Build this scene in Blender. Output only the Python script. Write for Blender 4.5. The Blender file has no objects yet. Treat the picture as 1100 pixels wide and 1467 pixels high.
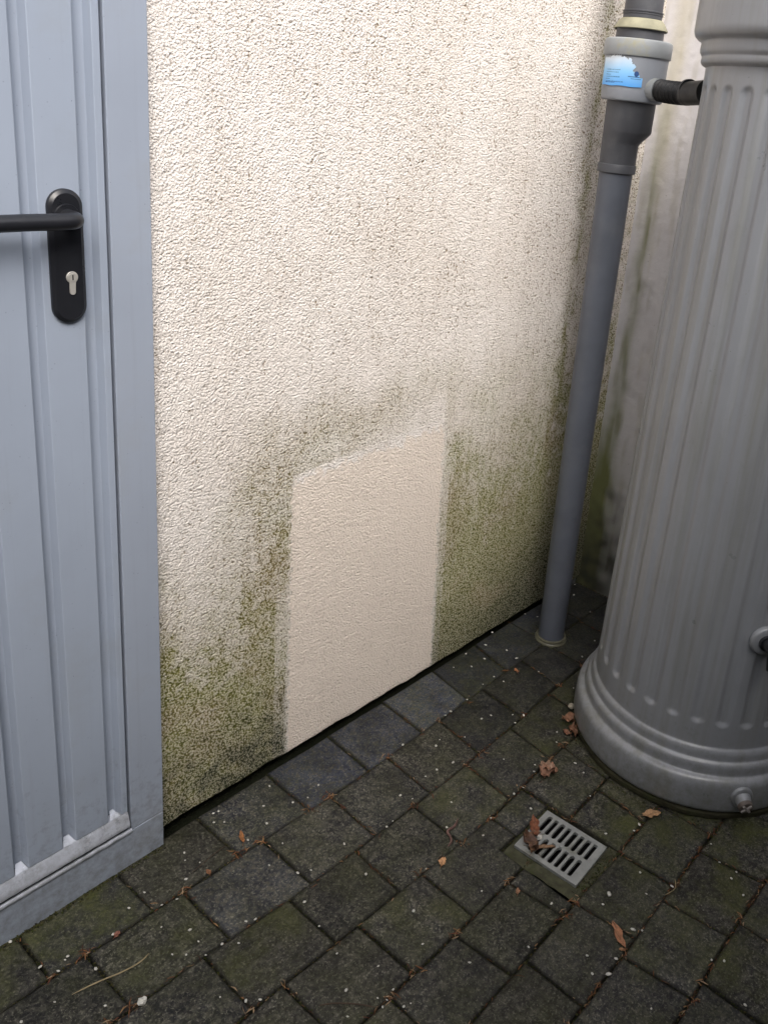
import bpy, bmesh, math, random
import numpy as np
from mathutils import Vector, Matrix

R = math.radians
random.seed(7)
rng = np.random.default_rng(11)
scene = bpy.context.scene
COL = scene.collection
S = 0.74            # survey units -> metres, applied to everything at the end

# ------------------------------------------------------------------ camera
cam_data = bpy.data.cameras.new("camera")
cam = bpy.data.objects.new("camera", cam_data)
COL.objects.link(cam)
cam_data.sensor_fit = 'VERTICAL'
cam_data.sensor_height = 36.0
cam_data.lens = 30.996
cam_data.shift_x = -0.1046
cam_data.shift_y = -0.1100
cam_data.clip_start = 0.02
cam_data.clip_end = 200
rx = Vector((0.6291069, -0.7704571, 0.1030551))
up = Vector((0.1878782, 0.2793599, 0.9416262))
fw = Vector((0.7542720, 0.5730218, -0.3204993))
mw = Matrix(((rx.x, up.x, -fw.x, -0.614685 * S), (rx.y, up.y, -fw.y, -1.685877 * S), (rx.z, up.z, -fw.z, 1.921621 * S), (0, 0, 0, 1)))
cam.matrix_world = mw
scene.camera = cam

# ------------------------------------------------------------------ sky, sun, exposure
SUN_EL, SUN_AZ = R(46), R(212)      # azimuth: direction the light comes from, measured from +Y towards +X
world = bpy.data.worlds.new("World")
scene.world = world
world.use_nodes = True
nt = world.node_tree
bg = nt.nodes["Background"]
sky = nt.nodes.new("ShaderNodeTexSky")
sky.sky_type = 'NISHITA'
sky.sun_disc = False
sky.sun_elevation = SUN_EL
sky.sun_rotation = SUN_AZ
sky.air_density = 1.0
sky.dust_density = 6.0
sky.ozone_density = 1.0
hs = nt.nodes.new("ShaderNodeHueSaturation")
hs.inputs['Saturation'].default_value = 0.46
nt.links.new(sky.outputs[0], hs.inputs['Color'])
nt.links.new(hs.outputs[0], bg.inputs[0])
bg.inputs[1].default_value = 0.15
sl = bpy.data.lights.new("sun", 'SUN')
sl.energy = 0.56
sl.angle = R(40)
sl.color = (1.0, 0.975, 0.94)
sun = bpy.data.objects.new("sun", sl)
COL.objects.link(sun)
sd = Vector((math.sin(SUN_AZ) * math.cos(SUN_EL), math.cos(SUN_AZ) * math.cos(SUN_EL), math.sin(SUN_EL)))
sun.rotation_euler = sd.to_track_quat('Z', 'Y').to_euler()
scene.view_settings.view_transform = 'Standard'
scene.view_settings.look = 'None'
scene.view_settings.gamma = 1.0
scene.view_settings.use_curve_mapping = False
scene.view_settings.exposure = 1.0

# ------------------------------------------------------------------ helpers
def fftnoise(ny, nx, dy, dx, wl, seed, band=0.55, aniso=1.0):
    """band-passed white noise, unit variance; wl is the feature wavelength, aniso stretches it along y"""
    g = np.random.default_rng(seed).standard_normal((ny, nx))
    fy = np.fft.fftfreq(ny, dy)[:, None] * aniso
    fx = np.fft.rfftfreq(nx, dx)[None, :]
    k = np.sqrt(fy * fy + fx * fx) * wl
    k = np.maximum(k, 1e-6)
    f = np.exp(-(np.log(k) ** 2) / (2 * band * band))
    f[0, 0] = 0
    n = np.fft.irfft2(np.fft.rfft2(g) * f, s=(ny, nx))
    return n / n.std()

def sst(a, b, x):
    t = np.clip((x - a) / (b - a), 0, 1)
    return t * t * (3 - 2 * t)

def mesh_np(name, verts, quads):
    me = bpy.data.meshes.new(name)
    verts = np.asarray(verts, dtype=np.float32).reshape(-1, 3)
    quads = np.asarray(quads, dtype=np.int32).reshape(-1, 4)
    me.vertices.add(len(verts)); me.vertices.foreach_set("co", verts.ravel())
    me.loops.add(quads.size); me.loops.foreach_set("vertex_index", quads.ravel())
    me.polygons.add(len(quads))
    me.polygons.foreach_set("loop_start", np.arange(0, quads.size, 4, dtype=np.int32))
    me.update(calc_edges=True)
    return me

def grid_quads(ny, nx, off=0, flip=False, wrap=False):
    i = np.arange((ny - 1) * nx if wrap else (ny - 1) * (nx - 1))
    if wrap:
        r, c = i // nx, i % nx
        a = r * nx + c; b = r * nx + (c + 1) % nx
    else:
        r, c = i // (nx - 1), i % (nx - 1)
        a = r * nx + c; b = a + 1
    d = a + nx; e = b + nx
    q = np.stack([a, b, e, d], 1) if not flip else np.stack([a, d, e, b], 1)
    return q + off

def link(name, me, mat=None, parent=None, smooth=False, loc=None):
    o = bpy.data.objects.new(name, me)
    COL.objects.link(o)
    if me is not None and mat is not None and len(me.materials) == 0:
        me.materials.append(mat)
    if smooth and me is not None:
        me.polygons.foreach_set("use_smooth", [True] * len(me.polygons))
    if parent is not None:
        o.parent = parent
    if loc is not None:
        o.location = loc
    return o

def bm_obj(name, bm, mat, parent=None, smooth=False, loc=None):
    bmesh.ops.recalc_face_normals(bm, faces=bm.faces)
    me = bpy.data.meshes.new(name)
    bm.to_mesh(me); bm.free()
    return link(name, me, mat, parent, smooth, loc)

def autosmooth(o, ang=35):
    me = o.data
    me.polygons.foreach_set("use_smooth", [True] * len(me.polygons))
    bm = bmesh.new(); bm.from_mesh(me)
    for e in bm.edges:
        e.smooth = not (len(e.link_faces) == 2 and e.calc_face_angle(0) > R(ang))
    bm.to_mesh(me); bm.free()
    return o

def empty(name, loc=(0, 0, 0)):
    o = bpy.data.objects.new(name, None)
    o.empty_display_size = 0.05
    COL.objects.link(o); o.location = loc
    return o

def tag(o, label=None, cat=None, group=None, kind=None):
    if label: o["label"] = label
    if cat: o["category"] = cat
    if group: o["group"] = group
    if kind: o["kind"] = kind
    return o

def add_box(bm, x0, x1, y0, y1, z0, z1, bevel=0.0, seg=2):
    vs = [bm.verts.new(p) for p in ((x0,y0,z0),(x1,y0,z0),(x1,y1,z0),(x0,y1,z0),(x0,y0,z1),(x1,y0,z1),(x1,y1,z1),(x0,y1,z1))]
    fs = [bm.faces.new([vs[i] for i in f]) for f in ((0,3,2,1),(4,5,6,7),(0,1,5,4),(1,2,6,5),(2,3,7,6),(3,0,4,7))]
    if bevel:
        es = list({e for f in fs for e in f.edges})
        bmesh.ops.bevel(bm, geom=es, offset=bevel, segments=seg, affect='EDGES', profile=0.5)

def lathe_bm(bm, prof, seg=64, centre=(0, 0), closed_bottom=False, closed_top=False):
    rings = []
    for r, z in prof:
        rings.append([bm.verts.new((centre[0] + r * math.cos(2*math.pi*i/seg), centre[1] + r * math.sin(2*math.pi*i/seg), z)) for i in range(seg)])
    for a, b in zip(rings[:-1], rings[1:]):
        for i in range(seg):
            j = (i + 1) % seg
            bm.faces.new((a[i], a[j], b[j], b[i]))
    if closed_bottom: bm.faces.new(rings[0][::-1])
    if closed_top: bm.faces.new(rings[-1])

def tube_bm(bm, pts, rad, seg=16, caps=True):
    """sweep; rad may be a number or list"""
    pts = [Vector(p) for p in pts]
    n = len(pts)
    if not hasattr(rad, '__len__'): rad = [rad] * n
    t0 = (pts[1] - pts[0]).normalized()
    ref = Vector((0, 0, 1)) if abs(t0.z) < 0.9 else Vector((1, 0, 0))
    u = t0.cross(ref).normalized()
    rings = []
    for i, p in enumerate(pts):
        t = (pts[min(i+1, n-1)] - pts[max(i-1, 0)]).normalized()
        u = (u - t * u.dot(t)).normalized()
        v = t.cross(u)
        rings.append([bm.verts.new(p + (u*math.cos(2*math.pi*k/seg) + v*math.sin(2*math.pi*k/seg)) * rad[i]) for k in range(seg)])
    for a, b in zip(rings[:-1], rings[1:]):
        for i in range(seg):
            j = (i+1) % seg
            bm.faces.new((a[i], a[j], b[j], b[i]))
    if caps:
        bm.faces.new(rings[0][::-1]); bm.faces.new(rings[-1])

# ------------------------------------------------------------------ materials
class NT:
    def __init__(self, name):
        self.m = bpy.data.materials.new(name); self.m.use_nodes = True
        self.t = self.m.node_tree; self.n = self.t.nodes; self.l = self.t.links
        self.b = self.n["Principled BSDF"]
        tc = self.n.new("ShaderNodeTexCoord"); mp = self.n.new("ShaderNodeMapping")
        mp.inputs['Scale'].default_value = (1/S, 1/S, 1/S)
        self.l.new(tc.outputs['Object'], mp.inputs[0]); self.co = mp.outputs[0]
    def noise(self, scale, detail=4, rough=0.55, co=None, dist=0.0):
        n = self.n.new("ShaderNodeTexNoise"); n.inputs['Scale'].default_value = scale
        n.inputs['Detail'].default_value = detail; n.inputs['Roughness'].default_value = rough
        n.inputs['Distortion'].default_value = dist
        self.l.new(co or self.co, n.inputs['Vector']); return n.outputs['Fac']
    def vor(self, scale, feature='F1', co=None):
        n = self.n.new("ShaderNodeTexVoronoi"); n.inputs['Scale'].default_value = scale; n.feature = feature
        self.l.new(co or self.co, n.inputs['Vector']); return n.outputs['Distance']
    def ramp(self, fac, stops):
        r = self.n.new("ShaderNodeValToRGB"); e = r.color_ramp.elements
        while len(e) < len(stops): e.new(0.5)
        for k, (p, c) in enumerate(stops):
            e[k].position = p; e[k].color = (c, c, c, 1) if not hasattr(c, '__len__') else (*c, 1)
        self.l.new(fac, r.inputs[0]); return r.outputs[0]
    def mix(self, fac, a, b, mode='MIX'):
        m = self.n.new("ShaderNodeMix"); m.data_type = 'RGBA'; m.blend_type = mode
        for i, v in ((0, fac), (6, a), (7, b)):
            if hasattr(v, 'is_output'): self.l.new(v, m.inputs[i])
            elif i == 0: m.inputs[0].default_value = v
            else: m.inputs[i].default_value = (*v, 1)
        return m.outputs[2]
    def math(self, op, a, b=0.0, clamp=False):
        m = self.n.new("ShaderNodeMath"); m.operation = op; m.use_clamp = clamp
        for i, v in ((0, a), (1, b)):
            if hasattr(v, 'is_output'): self.l.new(v, m.inputs[i])
            else: m.inputs[i].default_value = v
        return m.outputs[0]
    def attr(self, name, kind='GEOMETRY'):
        a = self.n.new("ShaderNodeAttribute"); a.attribute_name = name; a.attribute_type = kind
        s = self.n.new("ShaderNodeSeparateColor"); self.l.new(a.outputs['Color'], s.inputs[0])
        return a, s
    def stretch(self, sx, sy, sz):
        mp = self.n.new("ShaderNodeMapping"); mp.inputs['Scale'].default_value = (sx, sy, sz)
        self.l.new(self.co, mp.inputs[0]); return mp.outputs[0]
    def bump(self, h, strength, dist, prev=None):
        b = self.n.new("ShaderNodeBump"); b.inputs['Strength'].default_value = strength
        b.inputs['Distance'].default_value = dist * S
        self.l.new(h, b.inputs['Height'])
        if prev is not None: self.l.new(prev, b.inputs['Normal'])
        return b.outputs[0]
    def out(self, col=None, rough=None, normal=None, spec=0.5, metal=0.0):
        for key, v in (('Base Color', col), ('Roughness', rough)):
            if v is None: continue
            if hasattr(v, 'is_output'): self.l.new(v, self.b.inputs[key])
            elif key == 'Base Color': self.b.inputs[key].default_value = (*v, 1)
            else: self.b.inputs[key].default_value = v
        if normal is not None: self.l.new(normal, self.b.inputs['Normal'])
        self.b.inputs['Specular IOR Level'].default_value = spec
        self.b.inputs['Metallic'].default_value = metal
        return self.m

def mat_plain(name, col, rough=0.5, spec=0.5, metal=0.0, nscale=30, var=0.12, grime=None, gscale=6, bump=0.0, specks=0.0, splash=0.0):
    t = NT(name)
    n = t.noise(nscale, 5)
    c2 = tuple(c * (1 - var * 2.2) for c in col)
    c = t.mix(t.ramp(n, [(0.3, 0.0), (0.7, 1.0)]), c2, col)
    if grime:
        g = t.ramp(t.noise(gscale, 6, 0.65), [(0.52, 0.0), (0.72, 1.0)])
        c = t.mix(t.math('MULTIPLY', g, grime[1]), c, grime[0])
    if specks:
        v = t.ramp(t.vor(55), [(0.03, 1.0), (0.06, 0.0)])
        v = t.math('MULTIPLY', v, t.ramp(t.noise(9, 3), [(0.55, 0.0), (0.62, 1.0)]))
        c = t.mix(t.math('MULTIPLY', v, specks), c, (0.03, 0.03, 0.025))
    if splash:      # soil splashed up from the ground and run marks
        sx = t.n.new("ShaderNodeSeparateXYZ"); t.l.new(t.co, sx.inputs[0])
        low = t.n.new("ShaderNodeMapRange"); t.l.new(sx.outputs[2], low.inputs[0]); low.inputs[1].default_value = 0.55; low.inputs[2].default_value = 0.0
        pat = t.math('ADD', t.math('MULTIPLY', low.outputs[0], 0.34), t.noise(34, 6, 0.75))
        c = t.mix(t.math('MULTIPLY', t.ramp(pat, [(0.70, 0.0), (0.95, 1.0)]), splash), c, (0.10, 0.10, 0.085))
        run = t.ramp(t.noise(1.0, 4, 0.6, t.stretch(60, 60, 1.6)), [(0.55, 0.0), (0.72, 1.0)])
        c = t.mix(t.math('MULTIPLY', run, 0.16 * splash), c, (0.14, 0.15, 0.14))
        dots = t.math('MULTIPLY', t.ramp(t.vor(75), [(0.06, 1.0), (0.12, 0.0)]), t.ramp(t.noise(21, 2), [(0.52, 0.0), (0.60, 1.0)]))
        c = t.mix(t.math('MULTIPLY', dots, 0.65 * splash), c, (0.07, 0.07, 0.06))
    r = t.ramp(t.noise(nscale * 0.4, 5, 0.6), [(0.3, max(0, rough - 0.10)), (0.7, min(1, rough + 0.10))])
    nm = t.bump(t.noise(nscale * 8, 4), 0.25, bump) if bump else None
    return t.out(c, r, nm, spec, metal)

# roughcast render: albedo and stains come in as masks painted in wall coordinates
def mat_render():
    t = NT("roughcast_render")
    a, s = t.attr("stain")
    algae, dirt_shade, fresh = s.outputs[0], s.outputs[1], s.outputs[2]
    a2, s2 = t.attr("stain_shade")
    dark, pit, grn = s2.outputs[0], s2.outputs[1], s2.outputs[2]
    # stone grains: voronoi cells, hollows between them hold painted relief shade and dirt
    wob = t.n.new("ShaderNodeTexNoise"); wob.inputs['Scale'].default_value = 115; wob.inputs['Detail'].default_value = 2
    t.l.new(t.co, wob.inputs['Vector'])
    vm = t.n.new("ShaderNodeVectorMath"); vm.operation = 'MULTIPLY_ADD'
    t.l.new(wob.outputs['Color'], vm.inputs[0]); vm.inputs[1].default_value = (0.0075, 0.0075, 0.0075); t.l.new(t.co, vm.inputs[2])
    cell = t.vor(178, co=vm.outputs[0])
    n2 = t.noise(195, 2, 0.6)
    hol = t.math('ADD', t.math('MULTIPLY', cell, 0.85), t.math('MULTIPLY', n2, -0.55))      # high in hollows
    hol = t.math('ADD', hol, t.math('MULTIPLY', pit, 0.16))
    hollow = t.ramp(hol, [(0.08, 0.0), (0.42, 1.0)])
    deep = t.ramp(hol, [(0.28, 0.0), (0.50, 1.0)])
    clean = t.mix(t.ramp(t.noise(3.0, 4), [(0.35, 0.0), (0.65, 1.0)]), (0.74, 0.685, 0.635), (0.79, 0.745, 0.705))
    c = t.mix(fresh, clean, (0.77, 0.685, 0.605))
    dm = t.math('MULTIPLY', dirt_shade, t.math('ADD', t.math('MULTIPLY', hollow, 0.55), t.math('MULTIPLY', deep, 1.35)), clamp=True)
    c = t.mix(dm, c, (0.235, 0.180, 0.120))
    am = t.math('MULTIPLY', algae, t.math('ADD', 0.52, t.math('MULTIPLY', hollow, 0.80)), clamp=True)
    peak_c = t.mix(grn, (0.32, 0.265, 0.120), (0.30, 0.290, 0.100))
    pit_c = t.mix(grn, (0.135, 0.105, 0.038), (0.098, 0.098, 0.022))
    c = t.mix(am, c, t.mix(hollow, peak_c, pit_c))
    dk = t.math('MULTIPLY', dark, t.math('ADD', 0.50, t.math('MULTIPLY', hollow, 0.7)), clamp=True)
    c = t.mix(dk, c, (0.026, 0.030, 0.016))
    h = t.math('MULTIPLY', hol, -1.0)
    nm = t.bump(h, 0.75, 0.0050)
    return t.out(c, 0.88, nm, 0.25)

def mat_smooth_render():
    t = NT("smooth_render")
    a, s = t.attr("stain")
    green, dark, warm = s.outputs[0], s.outputs[1], s.outputs[2]
    c = t.mix(t.ramp(t.noise(7, 5, 0.6), [(0.3, 0.0), (0.7, 1.0)]), (0.58, 0.565, 0.58), (0.68, 0.665, 0.675))
    c = t.mix(warm, c, (0.47, 0.43, 0.31))
    c = t.mix(green, c, (0.19, 0.20, 0.085))
    c = t.mix(dark, c, (0.05, 0.05, 0.035))
    pk = t.ramp(t.vor(38), [(0.04, 1.0), (0.09, 0.0)])
    pk = t.math('MULTIPLY', pk, t.ramp(t.noise(14, 2), [(0.5, 0.0), (0.6, 1.0)]))
    c = t.mix(t.math('MULTIPLY', pk, 0.6), c, (0.12, 0.10, 0.08))
    h = t.noise(90, 5, 0.6)
    return t.out(c, 0.8, t.bump(h, 0.5, 0.002), 0.3)

def mat_paver():
    t = NT("wet_concrete_paver")
    geo = t.n.new("ShaderNodeNewGeometry")
    mp = t.n.new("ShaderNodeMapping"); mp.inputs['Scale'].default_value = (1/S, 1/S, 1/S)
    t.l.new(geo.outputs['Position'], mp.inputs[0]); co = mp.outputs[0]
    oi = t.n.new("ShaderNodeObjectInfo"); rnd = oi.outputs['Random']
    att, s = t.attr("wear_shade")
    blue, moss, edge = s.outputs[0], s.outputs[1], s.outputs[2]; shaded = att.outputs['Alpha']  # alpha: stone tone with corner shade painted in
    grain = t.noise(150, 3, 0.75, co)
    gr2 = t.noise(62, 5, 0.75, co)
    base = t.mix(rnd, (0.011, 0.011, 0.011), (0.026, 0.024, 0.018))
    base = t.mix(blue, base, (0.034, 0.042, 0.068))
    c = t.mix(t.ramp(gr2, [(0.46, 0.0), (0.60, 1.0)]), base, (0.070, 0.066, 0.052), 'MIX')
    c = t.mix(t.ramp(gr2, [(0.30, 1.0), (0.46, 0.0)]), c, (0.006, 0.006, 0.005))
    c = t.mix(t.ramp(grain, [(0.54, 0.0), (0.66, 0.85)]), c, (0.185, 0.175, 0.140))
    pale = t.math('MULTIPLY', t.ramp(t.noise(14, 6, 0.7, co), [(0.56, 0.0), (0.74, 0.45)]), 1.0)
    c = t.mix(pale, c, (0.060, 0.060, 0.056))
    mac = t.ramp(t.noise(11, 4, 0.7, co), [(0.32, 0.45), (0.66, 1.35)])
    c = t.mix(1.0, c, mac, 'MULTIPLY')
    wn = t.n.new('ShaderNodeCombineColor'); [t.l.new(shaded, wn.inputs[q]) for q in range(3)]
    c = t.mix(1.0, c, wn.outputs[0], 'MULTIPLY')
    m = t.math('MULTIPLY', t.ramp(t.noise(8.5, 5, 0.65, co), [(0.40, 0.0), (0.66, 1.0)]), moss)
    m = t.math('MULTIPLY', m, t.ramp(grain, [(0.35, 0.55), (0.6, 1.0)]), clamp=True)
    c = t.mix(m, c, (0.060, 0.066, 0.012))
    c = t.mix(t.math('MULTIPLY', edge, 0.75), c, (0.008, 0.007, 0.005))
    sp = t.ramp(t.vor(120, co=co), [(0.05, 1.0), (0.11, 0.0)])
    sp = t.math('MULTIPLY', sp, t.ramp(t.noise(30, 2, 0.5, co), [(0.55, 0.0), (0.62, 0.7)]))
    c = t.mix(sp, c, (0.30, 0.29, 0.26))
    h = t.math('ADD', t.math('MULTIPLY', gr2, 1.0), t.math('MULTIPLY', grain, 0.6))
    nm = t.bump(h, 0.9, 0.0055)
    return t.out(c, t.ramp(t.noise(12, 4, 0.6, co), [(0.35, 0.50), (0.65, 0.78)]), nm, 0.35)

def mat_vcol(name, rough=0.7, spec=0.3, bump=0.0):
    t = NT(name)
    a, s = t.attr("tint")
    n = t.ramp(t.noise(180, 4), [(0.3, 0.65), (0.7, 1.15)])
    c = t.mix(1.0, a.outputs['Color'], n, 'MULTIPLY')
    nm = t.bump(t.noise(220, 3), 0.5, bump) if bump else None
    return t.out(c, rough, nm, spec)

M_render = mat_render()
M_smooth = mat_smooth_render()
M_paver = mat_paver()
M_bed = mat_plain("joint_soil", (0.012, 0.010, 0.008), 0.9, 0.2, nscale=60, var=0.25, grime=((0.022, 0.014, 0.008), 0.8), gscale=25, bump=0.004)
M_door = mat_plain("grey_blue_door_paint", (0.305, 0.350, 0.430), 0.38, 0.5, nscale=5, var=0.03, grime=((0.25, 0.27, 0.28), 0.35), gscale=4, specks=0.8, splash=0.5)
M_frame = mat_plain("grey_blue_frame_paint", (0.305, 0.345, 0.420), 0.36, 0.5, nscale=5, var=0.03, grime=((0.25, 0.26, 0.26), 0.35), gscale=5, specks=0.8, splash=0.55)
M_alu = mat_plain("bright_sill_metal", (0.50, 0.53, 0.60), 0.30, 0.5, metal=0.2, nscale=20, var=0.08, grime=((0.16, 0.16, 0.14), 0.5), gscale=22, splash=0.5)
M_black = mat_plain("black_nylon", (0.014, 0.015, 0.019), 0.34, 0.5, nscale=60, var=0.1)
M_gap = mat_plain("black_rubber_seal", (0.006, 0.006, 0.007), 0.8, 0.2)
M_steel = mat_plain("nickel_lock", (0.62, 0.60, 0.56), 0.25, 0.6, metal=0.4)
M_pipe = mat_plain("dark_grey_pipe_plastic", (0.105, 0.116, 0.142), 0.40, 0.45, nscale=8, var=0.10, grime=((0.13, 0.135, 0.15), 0.4), gscale=10, specks=0.6)
M_sleeve = mat_plain("charcoal_pipe_plastic", (0.072, 0.075, 0.085), 0.45, 0.4, nscale=9, var=0.10, grime=((0.12, 0.12, 0.12), 0.35), gscale=14, specks=0.4)
M_div = mat_plain("pale_grey_diverter_plastic", (0.27, 0.290, 0.325), 0.40, 0.45, nscale=9, var=0.08, grime=((0.20, 0.20, 0.15), 0.4), gscale=12)
M_divlid = mat_plain("weathered_lid_plastic", (0.30, 0.320, 0.335), 0.45, 0.4, nscale=12, var=0.10, grime=((0.33, 0.30, 0.14), 0.8), gscale=10)
M_seal = mat_plain("algae_stained_rubber_seal", (0.34, 0.325, 0.23), 0.7, 0.3, nscale=20, var=0.18, grime=((0.17, 0.15, 0.08), 0.9), gscale=14, bump=0.001)
M_hose = mat_plain("black_hose_rubber", (0.016, 0.016, 0.017), 0.45, 0.4, nscale=50, var=0.2)
M_label_dark = mat_plain("blue_label_ink", (0.03, 0.09, 0.26), 0.6, 0.3)
M_slab = mat_plain("mossy_slab", (0.045, 0.042, 0.022), 0.85, 0.25, nscale=35, var=0.25, grime=((0.030, 0.040, 0.010), 0.9), gscale=12, bump=0.004)
M_grate = mat_plain("galvanised_grate", (0.33, 0.34, 0.33), 0.42, 0.5, metal=0.25, nscale=30, var=0.12, grime=((0.12, 0.12, 0.085), 0.9), gscale=13, specks=0.9)
M_pit = mat_plain("drain_pit", (0.010, 0.009, 0.009), 0.5, 0.4)
M_mortar = mat_plain("mossy_mortar", (0.075, 0.075, 0.045), 0.85, 0.2, nscale=45, var=0.25, grime=((0.035, 0.045, 0.012), 0.8), gscale=18, bump=0.006)
M_grain = mat_plain("white_grit", (0.60, 0.585, 0.53), 0.55, 0.3, nscale=40, var=0.08)
M_bone = mat_plain("cream_pebble", (0.50, 0.45, 0.35), 0.6, 0.3, nscale=40, var=0.2)
M_litter = mat_vcol("litter", 0.75, 0.2)
M_leaf = mat_vcol("dry_leaf", 0.6, 0.3, 0.002)
M_worm = mat_plain("worm_skin", (0.17, 0.095, 0.080), 0.35, 0.5, nscale=80, var=0.25)

def butt_mat():
    t = NT("grey_water_butt_plastic")
    n = t.ramp(t.noise(5, 4), [(0.3, 0.0), (0.7, 1.0)])
    c = t.mix(n, (0.215, 0.225, 0.242), (0.235, 0.246, 0.264))
    streak = t.ramp(t.noise(1.0, 5, 0.6, t.stretch(26, 26, 1.2)), [(0.47, 0.0), (0.70, 1.0)])
    c = t.mix(t.math('MULTIPLY', streak, 0.45), c, (0.15, 0.145, 0.115))
    dust = t.ramp(t.noise(16, 6, 0.7), [(0.55, 0.0), (0.8, 1.0)])
    c = t.mix(t.math('MULTIPLY', dust, 0.22), c, (0.14, 0.145, 0.12))
    sx = t.n.new("ShaderNodeSeparateXYZ"); t.l.new(t.co, sx.inputs[0])
    low = t.n.new("ShaderNodeMapRange"); t.l.new(sx.outputs[2], low.inputs[0]); low.inputs[1].default_value = 0.32; low.inputs[2].default_value = 0.0
    pat = t.math('ADD', t.math('MULTIPLY', low.outputs[0], 0.30), t.noise(40, 6, 0.75))
    c = t.mix(t.math('MULTIPLY', t.ramp(pat, [(0.62, 0.0), (0.90, 1.0)]), 0.5), c, (0.085, 0.085, 0.06))
    v = t.ramp(t.vor(30), [(0.02, 1.0), (0.05, 0.0)])
    v = t.math('MULTIPLY', v, t.ramp(t.noise(7, 2), [(0.52, 0.0), (0.6, 1.0)]))
    c = t.mix(t.math('MULTIPLY', v, 0.8), c, (0.04, 0.04, 0.03))
    r = t.ramp(t.noise(9, 5, 0.65), [(0.3, 0.27), (0.7, 0.42)])
    nm = t.bump(t.noise(340, 3), 0.18, 0.0008)
    return t.out(c, r, nm, 0.7)
M_butt = butt_mat()

def label_mat():
    t = NT("faded_blue_label")
    a, s = t.attr("tint")
    return t.out(a.outputs['Color'], 0.45, None, 0.4)
M_label = label_mat()

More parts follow.
